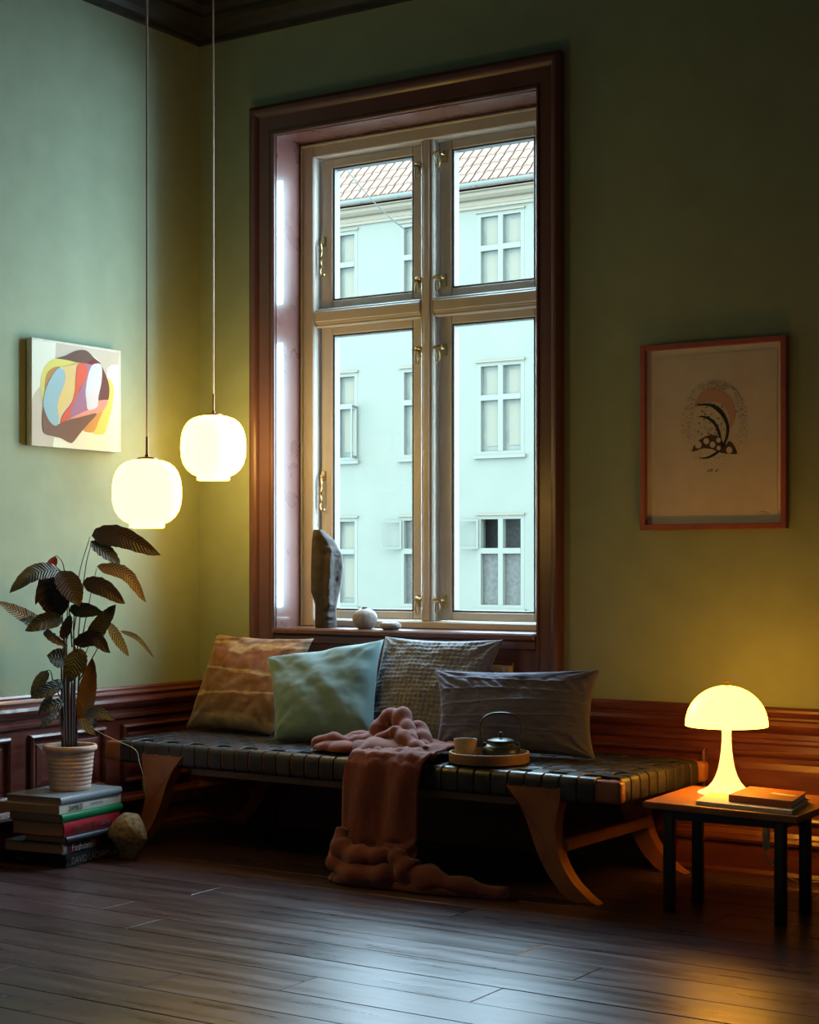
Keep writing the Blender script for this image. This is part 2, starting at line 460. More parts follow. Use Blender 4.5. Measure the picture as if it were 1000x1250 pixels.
# wall with window openings
holes = [(cx, cx + 1.17, z0, z1) for cx in cols_x for z0, z1 in rows_z]
xs = sorted({-24.0, -5.0} | {h[0] for h in holes} | {h[1] for h in holes})
zs = sorted({-7.0, 9.62} | {h[2] for h in holes} | {h[3] for h in holes})
bx = []
for a, b in zip(xs, xs[1:]):
    for c, d in zip(zs, zs[1:]):
        if not any(h[0] <= a + .01 and b - .01 <= h[1] and h[2] <= c + .01 and d - .01 <= h[3] for h in holes):
            bx.append((a, b, FY, FY + .35, c, d))
bpart('wall', bx, facade)
bpart('interior', [(-24, -5, FY + .9, FY + 1.0, -7, 9.6)], f_dark)
bpart('gable', [(-24.2, -24, FY, FY + 9, -7, 9.6)], facade); bpart('gable', [(-5, -4.8, FY, FY + 9, -7, 9.6)], facade)
for ci, cx in enumerate(cols_x):
    for ri, (z0, z1) in enumerate(rows_z):
        t = .085
        zm = z0 + (z1 - z0) * .62
        xm = cx + .585
        fr = bpart('window', [(cx, cx + t, FY - .005, FY + .12, z0, z1), (cx + 1.17 - t, cx + 1.17, FY - .005, FY + .12, z0, z1),
                              (cx + t, cx + 1.17 - t, FY - .005, FY + .12, z0, z0 + t), (cx + t, cx + 1.17 - t, FY - .005, FY + .12, z1 - t, z1),
                              (xm - .06, xm + .06, FY - .012, FY + .12, z0 + t, z1 - t), (cx + t, xm - .06, FY - .012, FY + .12, zm - .06, zm + .06), (xm + .06, cx + 1.17 - t, FY - .012, FY + .12, zm - .06, zm + .06)], f_trim)
        bpart('window_sill', [(cx - .06, cx + 1.23, FY - .08, FY + .1, z0 - .07, z0)], f_trim, fr)
        bpart('drip_cap', [(cx - .03, cx + 1.2, FY - .05, FY + .02, z1, z1 + .04)], f_beige, fr)
        for px0, px1 in ((cx + t, xm - .06), (xm + .06, cx + 1.17 - t)):
            for pz0, pz1, up in ((z0 + t, zm - .06, 0), (zm + .06, z1 - t, 1)):
                dark = ri == 2 and ci in (2, 3)
                if (ci, ri) == (3, 2) and up: continue          # open top lights
                bpart('pane', [(px0, px1, FY + .105, FY + .12, pz0, pz1)], f_dark if dark else f_pane, fr)
                if not dark:
                    bpart('curtain', [(px0 + .1, px1 - .0, FY + .092, FY + .104, pz0 + (.12 if not up else .0), pz1 - .1)], f_curtain, fr)
# opened lights of the far windows, hinged outward
for cx, side in ((-13.16, -1), (-15.17, -1)):
    bm = bmesh.new()
    z0, z1 = 1.66, 2.31
    for b in ((0, .05, z0, z1), (.43, .48, z0, z1), (.05, .43, z0, z0 + .05), (.05, .43, z1 - .05, z1)):
        box(bm, b[0], b[1], -.02, .02, b[2] + 7, b[3] + 7)
    finish('open_window', bm, f_trim, bld, loc=(cx + 14 + .03, -.02, 0), rot=(0, 0, R(180 + 30)))
bm = bmesh.new()
for b in ((0, .05, 3.75, 4.95), (.40, .45, 3.75, 4.95), (.05, .40, 3.75, 3.8), (.05, .40, 4.9, 4.95)):
    box(bm, b[0], b[1], -.02, .02, b[2] + 7, b[3] + 7)
finish('open_window', bm, f_trim, bld, loc=(-16.38 + 14, -.02, 0), rot=(0, 0, R(-70)))
# cornice, gutter
bm = bmesh.new()
prism(bm, [(0, 9.1), (.05, 9.1), (.06, 9.16), (.02, 9.18), (.02, 9.28), (.12, 9.30), (.2, 9.36), (.22, 9.42), (.3, 9.44), (.3, 9.5), (0, 9.5)], lambda p, t: (t + 14, -p[0], p[1] + 7), -24, -5)
finish('cornice', bm, f_beige, bld)
bm = bmesh.new()
gp = [(.34 + .1 * math.cos(R(a)), 9.60 + .1 * math.sin(R(a))) for a in range(180, 361, 20)] + [(.425 - .0, 9.60), (.25, 9.60)]
prism(bm, gp, lambda p, t: (t + 14, -p[0], p[1] + 7), -24, -5)
g_o = finish('gutter', bm, f_zinc, bld, smooth=30)
for x in range(-23, -5):
    bpart('gutter_bracket', [(x - .015, x + .015, FY - .445, FY - .24, 9.492, 9.504)], f_zinc, g_o)
# roof slope with pantiles
SL = R(45)
rd, ru = math.cos(SL), math.sin(SL)
bm = bmesh.new(); prism(bm, [(-.30, 9.56), (5.2, 15.06), (5.2, 14.96), (-.30, 9.46)], lambda p, t: (t + 14, p[0], p[1] + 7), -24, -5)
roof = finish('roof', bm, clay_under, bld)
TP, TCL = .235, .34
def pantile(bm, off=Vector((0, 0, 0))):
    n = 8; top = []; bot = []
    Ln = TCL + .07
    for s in (0, 1):
        rowt = []
        for k in range(n + 1):
            a = k / n
            x = a * (TP - .038)
            h = .030 * math.sin(a * math.pi) + .012
            # along the slope direction (y,z) plus normal
            yy = s * Ln * rd - h * ru - (0 if s else .03) * ru; zz = s * Ln * ru + h * rd + (0 if s else .03) * rd
            rowt.append(bm.verts.new(off + Vector((x, yy, zz))))
        top.append(rowt)
    for k in range(n):
        bm.faces.new((top[0][k], top[0][k + 1], top[1][k + 1], top[1][k]))
    # front lip
    lip = [bm.verts.new(v.co + Vector((0, .018 * ru, -.018 * rd))) for v in top[0]]
    for k in range(n):
        bm.faces.new((top[0][k], top[0][k + 1], lip[k + 1], lip[k]))
    return bm
tile0 = None
x_tile0, n_c, n_r = -18.3, 40, 7
for r_ in range(n_r):
    for c in range(n_c):
        loc = (x_tile0 + c * TP + 14, -.34 + r_ * TCL * rd, 9.60 + 7 + r_ * TCL * ru)
        if tile0 is None:
            tile0 = finish('roof_tile', pantile(bmesh.new()), clay, roof, smooth='all', loc=loc)
        else:
            share(tile0, roof, loc)
bm = bmesh.new()
for r_ in range(n_r + 9):
    for c in range(-24, 57):
        if r_ < n_r and 0 <= c < n_c: continue
        pantile(bm, Vector((x_tile0 + c * TP + 14, -.34 + r_ * TCL * rd, 9.60 + 7 + r_ * TCL * ru)))
tag(finish('roof_tiles_beyond', bm, clay, roof, smooth='all'), kind='stuff')
# courtyard ground
bm = bmesh.new(); box(bm, -30, 12, .5, 25, -7.3, -7); structure(finish('ground', bm, vary(mat('courtyard_paving', (.12, .12, .11), .9), (.05, .05, .05), (.07, .07, .065))))
# overhead cable
bm = bmesh.new(); A_, B_ = at_y(424, 208, 21), at_y(498, 283, 24.9)
tube(bm, [A_ + (B_ - A_) * t + Vector((0, 0, -.1 * math.sin(math.pi * t))) for t in [i / 10 for i in range(-6, 11)]], .012, 6)
cb = finish('overhead_cable', bm, mat('cable_grey', (.05, .045, .04), .7)); tag(cb, 'thin dark cable slung in front of the tiled roof outside', 'cable')

# ================================================================== DAYBED
bed = tag(empty('daybed', (1.505, -.48, 0), R(-1.2)), 'long wooden daybed with woven black leather strap seat and curved sabre legs', 'daybed')
ZT = .478                                   # top of the rails, straps lie on them
HX, HY = 1.32, .41
def bedbox(name, b, m, bev=.008, seg=2):
    bm = bmesh.new(); box(bm, *b, bev, seg); return finish(name, bm, m, bed, smooth=35)
bedbox('long_rail', (-HX - .03, HX + .03, -HY, -HY + .055, .39, ZT), teak, .016, 3)
bedbox('long_rail', (-HX - .03, HX + .03, HY - .055, HY, .39, ZT), teak, .016, 3)
bedbox('end_rail', (-HX, -HX + .055, -HY + .05, HY - .05, .40, ZT), teak, .016, 3)
bedbox('end_rail', (HX - .055, HX, -HY + .05, HY - .05, .40, ZT), teak, .016, 3)
bedbox('under_batten', (-.86, .86, -HY + .06, -HY + .085, .345, .40), pale_wood, .004)
bedbox('under_batten', (-.86, .86, HY - .085, HY - .06, .345, .40), pale_wood, .004)
outer = [(1.099, .437), (1.094, .381), (1.079, .316), (1.075, .253), (1.098, .159), (1.145, .085), (1.21, .027), (1.257, 0.0)]
inner = [(.845, .437), (.853, .425), (.905, .371), (.945, .305), (.981, .212), (1.028, .121), (1.085, .05), (1.145, 0.0)]
def leg_poly(s):
    o2 = smooth_path([(p[0], p[1], 0) for p in outer], 3); i2 = smooth_path([(p[0], p[1], 0) for p in inner], 3)
    return [(s * p.x, p.y) for p in o2] + [(s * p.x, p.y) for p in reversed(i2)]
for s in (-1, 1):
    for y0 in (-HY - .012, HY - .05):
        bm = bmesh.new(); prism(bm, leg_poly(s), lambda p, t: (p[0], t, p[1]), y0, y0 + .062)
        bmesh.ops.bevel(bm, geom=[e for e in bm.edges if abs(e.verts[0].co.y - e.verts[1].co.y) < 1e-5], offset=.005, segments=2, affect='EDGES')
        finish('leg', bm, teak, bed, smooth=35)
    bm = bmesh.new(); box(bm, s * 1.085 - .017, s * 1.085 + .017, -HY + .04, HY - .04, .185, .235, .008, 2)
    finish('stretcher', bm, teak, bed, smooth=35)
# leather straps: over-under weave
PITCH, SW, TH = .0778, .070, .0032
NXS, NYS = 32, 9
xs_ = [(i - (NXS - 1) / 2) * PITCH for i in range(NXS)]
ys_ = [(j - (NYS - 1) / 2) * PITCH for j in range(NYS)]
def ribbon(path, along, half):
    """path: list of (t, z); ribbon of width 2*half with thickness TH"""
    bm = bmesh.new()
    rows = []
    for k, (t, z) in enumerate(path):
        a = Vector(path[max(k - 1, 0)]); b = Vector(path[min(k + 1, len(path) - 1)])
        d = (b - a).normalized(); nrm = Vector((-d.y, d.x))
        r_ = []
        for q, (wd, th) in enumerate(((-half, 0), (-half + .002, 1), (half - .002, 1), (half, 0), (half, -.3), (-half, -.3))):
            tt, zz = t + nrm.x * TH * th, z + nrm.y * TH * th
            r_.append(bm.verts.new((wd, tt, zz) if along == 'y' else (tt, wd, zz)))
        rows.append(r_)
    for A, B in zip(rows, rows[1:]):
        for q in range(6):
            bm.faces.new((A[q], A[(q + 1) % 6], B[(q + 1) % 6], B[q]))
    bm.faces.new(rows[0]); bm.faces.new(rows[-1])
    return bm
def strap_path(edge, centres, phase):
    zt = ZT + .0045
    left = [(-edge + .045, .386), (-edge + .006, .386), (-edge - .003, .392), (-edge - .0045, .402), (-edge - .0045, .455), (-edge - .001, .474), (-edge + .012, zt), (-edge + .035, zt)]
    mid = []
    for j, c in enumerate(centres):
        h = zt + (.0042 if (j + phase) % 2 == 0 else -.0042)
        mid += [(c - .031, h), (c - .012, h + .0004), (c + .012, h + .0004), (c + .031, h)]
    mid = [m_ for m_ in mid if abs(m_[0]) < edge - .04]
    return left + mid + [(-a, b) for a, b in reversed(left)]
for ph in (0, 1):
    proto = None
    for i in range(ph, NXS, 2):
        if proto is None:
            proto = finish('strap', ribbon(strap_path(HY, ys_, ph), 'y', SW / 2), leather, bed, smooth=50, loc=(xs_[i], 0, 0))
        else:
            share(proto, bed, (xs_[i], 0, 0))
    proto = None
    for j in range(ph, NYS, 2):
        if proto is None:
            proto = finish('strap', ribbon(strap_path(HX, xs_, ph + 1), 'x', SW / 2), leather, bed, smooth=50, loc=(0, ys_[j], 0))
        else:
            share(proto, bed, (0, ys_[j], 0))
SEAT = .4905

# ================================================================== CUSHIONS
def fbm(p, s, o=3):
    return noise.fractal(Vector(p) * s, 1.0, 2.0, o, noise_basis='PERLIN_ORIGINAL')
def cushion(name, bl, br, tr, tl, thick, m, n=44, bow=.05, wr=.012, wscale=7.0, seed=0, fn=None, slump=.0, pw=.42):
    P = [Vector(p) for p in (bl, br, tr, tl)]
    cen = sum(P, Vector()) / 4
    base = Vector((cen.x, cen.y, min(p.z for p in P)))
    nrm = (P[1] - P[0] + P[2] - P[3]).cross(P[3] - P[0] + P[2] - P[1]).normalized()
    if nrm.dot(CAM - cen) < 0: nrm = -nrm
    bm = bmesh.new()
    def surf(side):
        def f(a, b):
            u, v = 2 * a - 1, 2 * b - 1
            kx, ky = 1 - bow * (1 - v * v) * 2, 1 - bow * (1 - u * u) * 2
            uu, vv = (u * kx + 1) / 2, (v * ky + 1) / 2
            p = P[0] * (1 - uu) * (1 - vv) + P[1] * uu * (1 - vv) + P[2] * uu * vv + P[3] * (1 - uu) * vv
            e = max(0.0, (1 - u * u) * (1 - v * v))
            t = thick * .5 * (e ** pw)
            t *= 1.0 + slump * (-v) * .5
            q = Vector((u * 1.3 + seed, v * 1.3, side * 2.0))
            wv = wr * fbm(q, wscale / 4, 4) * min(1, e * 6)
            # gather wrinkles radiating from corners
            for cu, cv in ((-1, -1), (1, -1), (1, 1), (-1, 1)):
                dx, dy = u - cu, v - cv
                r_ = math.hypot(dx, dy)
                wv += .5 * wr * math.exp(-r_ * r_ * 4) * math.sin(math.atan2(dy, dx) * 11 + seed) * min(1, e * 12)
            if fn: wv += fn(u, v) * min(1, e * 8)
            return p + nrm * side * (t + wv) - base
        return f
    A = grid(bm, surf(1), n, n); B = grid(bm, surf(-1), n, n)
    bmesh.ops.remove_doubles(bm, verts=bm.verts, dist=.0008)
    return finish(name, bm, m, smooth='all', loc=base)

# strata printed cushion
strata = mat('strata_fabric', (.3, .17, .08), .85, .2, sheen=.2)
nt, N, L, b = nodes(strata)
tc = N.new('ShaderNodeTexCoord'); mp = N.new('ShaderNodeMapping'); mp.inputs['Scale'].default_value = (1.0, 1, 3.2)
nz = N.new('ShaderNodeTexNoise'); nz.inputs['Scale'].default_value = 3.0; nz.inputs['Detail'].default_value = 8
nz2 = N.new('ShaderNodeTexNoise'); nz2.inputs['Scale'].default_value = 24; nz2.inputs['Detail'].default_value = 5
sx = N.new('ShaderNodeSeparateXYZ'); ma = N.new('ShaderNodeMath'); ma.operation = 'MULTIPLY_ADD'
ma.inputs[1].default_value = .16
L.new(tc.outputs['Object'], mp.inputs[0]); L.new(mp.outputs[0], nz.inputs['Vector']); L.new(tc.outputs['Object'], nz2.inputs['Vector'])
L.new(tc.outputs['Object'], sx.inputs[0]); L.new(nz.outputs['Fac'], ma.inputs[0]); L.new(sx.outputs['Z'], ma.inputs[2])
cr = N.new('ShaderNodeValToRGB')
el = cr.color_ramp.elements
el[0].position = 0.10; el[0].color = (.16, .12, .08, 1); el[1].position = .60; el[1].color = (.55, .47, .36, 1)
for pos, c in ((.15, (.30, .22, .13)), (.17, (.15, .09, .05)), (.24, (.20, .10, .045)), (.265, (.20, .10, .045)), (.275, (.55, .40, .22)), (.285, (.24, .12, .05)), (.36, (.26, .12, .05)), (.372, (.60, .46, .27)), (.385, (.27, .12, .05)), (.44, (.28, .12, .055)), (.47, (.26, .11, .06)), (.48, (.6, .48, .33)), (.495, (.22, .10, .06)), (.52, (.5, .42, .33)), (.55, (.2, .1, .06))):
    e_ = el.new(pos); e_.color = (*c, 1)
L.new(ma.outputs[0], cr.inputs[0])
mx = N.new('ShaderNodeMix'); mx.data_type = 'RGBA'; mx.blend_type = 'OVERLAY'; mx.inputs[0].default_value = .7
L.new(cr.outputs[0], mx.inputs[6]); L.new(nz2.outputs['Fac'], mx.inputs[7]); dk = N.new('ShaderNodeVectorMath'); dk.operation = 'SCALE'; dk.inputs['Scale'].default_value = .72; L.new(mx.outputs[2], dk.inputs[0]); L.new(dk.outputs[0], b.inputs['Base Color'])
bp = N.new('ShaderNodeBump'); bp.inputs['Strength'].default_value = .3; bp.inputs['Distance'].default_value = .004
L.new(nz2.outputs['Fac'], bp.inputs['Height']); L.new(bp.outputs[0], b.inputs['Normal'])

def weave_mat(name, c1, c2, freq, bump, rough=.85):
    m = mat(name, c1, rough, .2, sheen=.3)
    nt, N, L, b = nodes(m)
    tc = N.new('ShaderNodeTexCoord')
    w1 = N.new('ShaderNodeTexNoise'); w1.inputs['Scale'].default_value = freq; w1.inputs['Detail'].default_value = 2
    L.new(tc.outputs['Object'], w1.inputs['Vector'])
    cr = N.new('ShaderNodeValToRGB'); cr.color_ramp.elements[0].position = .35; cr.color_ramp.elements[1].position = .65
    cr.color_ramp.elements[0].color = (*c1, 1); cr.color_ramp.elements[1].color = (*c2, 1)
    L.new(w1.outputs['Fac'], cr.inputs[0]); L.new(cr.outputs[0], b.inputs['Base Color'])
    bp = N.new('ShaderNodeBump'); bp.inputs['Strength'].default_value = bump; bp.inputs['Distance'].default_value = .003
    L.new(w1.outputs['Fac'], bp.inputs['Height']); L.new(bp.outputs[0], b.inputs['Normal'])
    return m
linen = weave_mat('aqua_linen', (.098, .178, .192), (.12, .205, .222), 260, .25)
waffle_m = weave_mat('grey_waffle', (.13, .135, .155), (.20, .205, .235), 160, .3)
slate_m = weave_mat('slate_cotton', (.068, .070, .14), (.098, .10, .19), 200, .3)

def sulc(u, v):   # creases of the linen cushion
    return .005 * math.sin(6 * (u * .5 + v) + 3 * math.sin(2.2 * u)) * math.exp(-((u + .2) ** 2) * 1.2)
c1 = cushion('cushion', (.22, -.36, .497), (.80, -.42, .497), (.82, -.115, .945), (.20, -.10, .955), .17, strata, seed=1.3, bow=.04, wr=.014)
tag(c1, 'square brown cushion printed with rock strata lines, leaning in the corner', 'cushion', 'cushions on the daybed')
c2 = cushion('cushion', (.95, -.60, .497), (1.44, -.50, .497), (1.285, -.20, .955), (.675, -.31, .857), .19, linen, seed=5.1, bow=.045, wr=.011, fn=sulc)
tag(c2, 'plain aqua linen cushion propped beside the brown strata cushion', 'cushion', 'cushions on the daybed')
def waffle(u, v):
    k = 23
    a = math.fmod(abs(u * k) + (.5 if int((v + 1) * k * 1.0) % 2 else 0), 1.0)
    return .0050 * (abs(math.sin(u * k * math.pi / 2)) * abs(math.sin(v * k * math.pi / 2)))
c3 = cushion('cushion', (1.25, -.36, .497), (1.84, -.36, .497), (1.875, -.115, .965), (1.235, -.115, .965), .14, waffle_m, n=150, seed=9.4, bow=.04, fn=waffle)
tag(c3, 'grey waffle-knit cushion leaning below the window sill', 'cushion', 'cushions on the daybed')
def pleat(u, v):
    s = 0
    for c, a in ((.72, 1), (.42, 1.0), (.12, .8), (-.2, .7), (-.5, .6)):
        d = v - c - .05 * math.sin(u * 2.2 + c * 5)
        s += a * .007 * (math.exp(-(d / .035) ** 2)) * (1 if d > 0 else .4)
    if v > .05:
        s += .0045 * math.sin(38 * (u + .55 * v) + 5 * fbm((u, v, 0), 2.2, 2)) * math.exp(-((v - .58) / .17) ** 2)
    return s
c4 = cushion('cushion', (1.79, -.56, .497), (2.51, -.46, .500), (2.47, -.34, .862), (1.665, -.36, .833), .15, slate_m, n=110, seed=3.7, bow=.045, fn=pleat)
tag(c4, 'long slate-blue lumbar cushion with horizontal pleats behind the teapot', 'cushion', 'cushions on the daybed')

# ================================================================== THROW
wool = weave_mat('rust_wool', (.13, .032, .029), (.24, .066, .058), 300, .5, .92)
bm = bmesh.new()
FYB = -.925     # face of the seat front
def hang(a, b):
    # a across the width, b from the seat top down to the floor
    path = [(-.55, SEAT + .035), (-.66, SEAT + .045), (-.78, SEAT + .045), (-.87, SEAT + .036), (-.925, SEAT + .018), (-.955, SEAT - .02), (-.962, SEAT - .08), (-.965, .3), (-.972, .2), (-.985, .13), (-1.0, .085), (-1.02, .05), (-1.03, .022), (-1.0, .010)]
    s = b * (len(path) - 1); i = min(int(s), len(path) - 2); t = s - i
    y = path[i][0] * (1 - t) + path[i + 1][0] * t; z = path[i][1] * (1 - t) + path[i + 1][1] * t
    x0 = 1.605 - .01 * b; x1 = 1.985 - .025 * b
    x = x0 + (x1 - x0) * a + .012 * math.sin(b * 9)
    k = min(1, b * 2)
    y += .010 * math.sin(a * 13 + b * 2) * k + .007 * fbm((a * 3, b * 3, 1), 2, 3)
    if z < .18 and b > .5:
        y += .028 * fbm((a * 2.0, b * 9, 4), 2.0, 3); z += .012 * fbm((a * 3, b * 8, 9), 2.0, 2); z = max(.006, z)
        x -= .02 * (1 - z / .18) * (1 - a)
    if b < .4:
        z += .016 * max(-.6, fbm((a * 5, b * 10, 2), 1.4, 3)) + .006
    return (x, y, z)
V = grid(bm, hang, 30, 90)
def lump(cx, cy, cz, lx, ly, h, rot, seed, amp=.35, nu=30, nv=20):
    """a folded ridge of cloth lying on a surface"""
    c, s = math.cos(rot), math.sin(rot)
    def f(a, b):
        th = a * math.pi * 2; 
        rr = b
        x = rr * math.cos(th); y = rr * math.sin(th)
        hh = max(0.0, 1 - rr * rr) ** .55
        n1 = fbm((x * 1.2 + seed, y * 1.2, seed), 1.1, 2)
        ridge = .5 + .5 * math.sin(5 * y + 1.5 * x + 3 * n1)
        z = h * hh * (.72 + .5 * amp * n1 + .28 * ridge)
        ex = 1 + .16 * fbm((math.cos(th) * 1.5 + seed, math.sin(th) * 1.5, 3), 1.2, 3)
        X, Y = x * lx * ex, y * ly * ex
        return (cx + X * c - Y * s, cy + X * s + Y * c, cz + max(z, 0) + (.0 if b < 1 else 0))
    grid(bm, f, nu * 2, nv)
def fold(path, rads, seed, flat=.8):
    """a rolled ridge of cloth following a path"""
    sp = smooth_path(path, 10); n = len(sp)
    rr = []
    for i in range(n):
        t = i / (n - 1) * (len(rads) - 1); k = min(int(t), len(rads) - 2); f = t - k
        rr.append((rads[k] * (1 - f) + rads[k + 1] * f) * (1 + .16 * math.sin(i * .55 + seed)))
    first = len(bm.verts)
    tube(bm, sp, rr, 18, True, flat)
    bm.verts.ensure_lookup_table()
    for v in bm.verts[first:]:
        d_ = fbm(v.co * 9 + Vector((seed, 0, 0)), 1.0, 3)
        v.co += Vector((.3, .3, .8)) * .016 * d_
S0 = SEAT + .010
lump(1.49, -.72, S0, .19, .11, .055, .25, 1.0)
lump(1.68, -.74, S0, .22, .13, .085, -.2, 3.1, .5)
lump(1.82, -.80, S0, .14, .07, .05, -.3, 6.6, .4)
fold([(1.30, -.755, S0 + .022), (1.38, -.75, S0 + .034), (1.48, -.735, S0 + .030), (1.58, -.75, S0 + .045)], (.022, .032, .034, .03), 1.0)
fold([(1.38, -.69, S0 + .022), (1.46, -.665, S0 + .040), (1.55, -.67, S0 + .045), (1.64, -.70, S0 + .05)], (.02, .032, .036, .03), 2.4)
fold([(1.60, -.70, S0 + .04), (1.575, -.655, S0 + .10), (1.61, -.63, S0 + .135), (1.67, -.645, S0 + .135), (1.73, -.69, S0 + .10), (1.78, -.745, S0 + .06), (1.83, -.80, S0 + .035)], (.026, .034, .038, .036, .036, .032, .022), 3.3)
fold([(1.66, -.65, S0 + .05), (1.72, -.65, S0 + .095), (1.78, -.66, S0 + .085), (1.835, -.72, S0 + .05), (1.87, -.77, S0 + .03)], (.03, .038, .036, .03, .02), 5.2)
fold([(1.63, -.75, S0 + .05), (1.70, -.73, S0 + .085), (1.76, -.76, S0 + .07), (1.84, -.80, S0 + .045), (1.92, -.84, S0 + .026)], (.026, .03, .03, .028, .02), 7.9)
fold([(1.60, -.985, .20), (1.63, -1.03, .135), (1.72, -1.05, .105), (1.82, -1.045, .115), (1.90, -1.03, .125)], (.018, .036, .042, .038, .022), 9.0)
fold([(1.585, -1.01, .10), (1.64, -1.05, .06), (1.76, -1.08, .046), (1.88, -1.07, .05), (1.95, -1.05, .06)], (.03, .046, .044, .044, .03), 10.5)
fold([(1.90, -1.03, .135), (1.945, -1.05, .105), (2.00, -1.05, .062), (2.12, -1.045, .046), (2.25, -1.03, .036), (2.40, -1.01, .024)], (.03, .042, .056, .044, .034, .022), 12.0)
lump(1.76, -1.03, .002, .19, .085, .09, .05, 11.0, .3)
lump(2.06, -1.035, .002, .20, .070, .06, .08, 14.1, .3)
bmesh.ops.remove_doubles(bm, verts=bm.verts, dist=.0005)
th = finish('throw_blanket', bm, wool, smooth='all')
md = th.modifiers.new('thick', 'SOLIDIFY'); md.thickness = .008; md.offset = 1
tag(th, 'rust red wool throw bunched on the daybed and hanging to the floor', 'blanket')

# ================================================================== TRAY, CUP, TEAPOT
tx, ty = 2.165, -.735
tray_w = vary(mat('tray_wood', (.28, .16, .085), .5), (.25, .14, .07), (.32, .19, .10), scale=(2, 2, 20), nscale=3)
ty_ = tag(empty('tray', (tx, ty, SEAT + .004)), 'round wooden tray holding a cup and a teapot on the daybed', 'tray')
bm = bmesh.new(); lathe(bm, [(0, 0), (.158, 0), (.158, .008), (0, .008)], 48); finish('tray_base', bm, tray_w, ty_, smooth=40)
bm = bmesh.new(); lathe(bm, [(.157, 0), (.163, 0), (.165, .003), (.165, .040), (.163, .042), (.158, .042), (.157, .040), (.157, 0)], 64, caps=False); finish('rim', bm, tray_w, ty_, smooth=40)
tz = SEAT + .0125
cupm = vary(mat('cup_clay', (.42, .32, .2), .55, .4), (.40, .30, .185), (.47, .36, .24), nscale=12, bump=.1, bscale=80)
cp = tag(empty('cup', (tx - .086, ty - .046, tz)), 'pale straight-sided ceramic cup without handle on the round tray', 'cup')
bm = bmesh.new(); lathe(bm, [(0, 0), (.038, 0), (.041, .004), (.0485, .082), (.0475, .084), (.0455, .083), (.038, .010), (0, .008)], 40); finish('cup_body', bm, cupm, cp, smooth=40)
bm = bmesh.new(); lathe(bm, [(0, .062), (.0425, .062)], 32, caps=False); finish('tea', bm, mat('tea', (.05, .02, .008), .1), cp)
iron = vary(mat('cast_iron', (.022, .028, .028), .36, .5), (.017, .022, .022), (.033, .04, .04), nscale=10, bump=.25, bscale=150, bdist=.002)
tp = tag(empty('teapot', (tx + .034, ty + .036, tz), R(-60)), 'black cast iron teapot with arched handle on the round tray', 'teapot')
bm = bmesh.new(); lathe(bm, [(0, 0), (.060, 0), (.074, .006), (.080, .020), (.080, .038), (.074, .052), (.062, .060), (.052, .063), (.050, .070), (.047, .072), (0, .072)], 48); finish('body', bm, iron, tp, smooth=50)
bm = bmesh.new(); lathe(bm, [(.0, .072), (.054, .072), (.056, .075), (.054, .079), (.03, .086), (0, .088)], 40); lid = finish('lid', bm, iron, tp, smooth=40)
bm = bmesh.new(); lathe(bm, [(.004, .086), (.005, .094), (.010, .100), (.010, .107), (.006, .112), (0, .113)], 20); finish('knob', bm, iron, lid, smooth=40)
bm = bmesh.new(); tube(bm, smooth_path([(-.07, 0, .035), (-.09, 0, .045), (-.10, 0, .062), (-.112, 0, .070)], 5), [.016, .0155, .015, .014, .0135, .013, .012, .0115, .011, .0105, .010, .0098, .0095, .0092, .009, .009], 12); finish('spout', bm, iron, tp, smooth=50)
hp = [(0, -.07, .055), (0, -.078, .085), (0, -.084, .13), (0, -.074, .165), (0, -.045, .184), (0, 0, .190), (0, .045, .184), (0, .074, .165), (0, .084, .13), (0, .078, .085), (0, .07, .055)]
bm = bmesh.new(); tube(bm, smooth_path(hp, 5), .0042, 8); finish('handle', bm, iron, tp, smooth=60, rot=(0, 0, R(3)))
for s in (-1, 1):
    bm = bmesh.new(); lathe(bm, [(0, -.012), (.009, -.012), (.011, 0), (.009, .012), (0, .012)], 12, (0, 0, 0)); finish('lug', bm, iron, tp, smooth=40, loc=(-.069 * s * math.sin(R(3)), .069 * s * math.cos(R(3)), .057))

# ================================================================== SIDE TABLE
tb = tag(empty('side_table', (3.24, -.65, 0)), 'small low table with teak top and slim black legs under the glowing lamp', 'table')
TT = .41
bm = bmesh.new()
prism(bm, [(2.93 - 3.24, -.90 + .65), (3.56 - 3.24, -.965 + .65), (3.55 - 3.24, -.385 + .65), (2.90 - 3.24, -.37 + .65)], lambda p, t: (p[0], p[1], t), TT - .024, TT)
bmesh.ops.bevel(bm, geom=list(bm.edges), offset=.004, segments=2, affect='EDGES')
tabletop = vary(mat('table_teak', (.32, .12, .045), .34, .5), (.26, .09, .034), (.38, .15, .06), scale=(2, 16, 3), nscale=3, bump=.05, rough=(.28, .4))
finish('tabletop', bm, tabletop, tb, smooth=35)
blk = mat('black_lacquer', (.010, .010, .012), .4)
for x, y in ((-.215, -.215), (.228, -.235), (-.195, .005), (.228, .02)):
    bm = bmesh.new(); box(bm, x - .019, x + .019, y - .019, y + .019, 0, TT - .024, .003, 2); finish('leg', bm, blk, tb, smooth=35)
for a, b_ in (((-.215, -.215), (.228, -.235)), ((-.195, .005), (.228, .02))):
    bm = bmesh.new(); box(bm, a[0] + .019, b_[0] - .019, (a[1] + b_[1]) / 2 - .010, (a[1] + b_[1]) / 2 + .010, TT - .062, TT - .024, .002); finish('apron', bm, blk, tb)
for x in (-.205, .228):
    bm = bmesh.new(); box(bm, x - .009, x + .009, -.20, -.005, TT - .062, TT - .024, .002); finish('apron', bm, blk, tb)

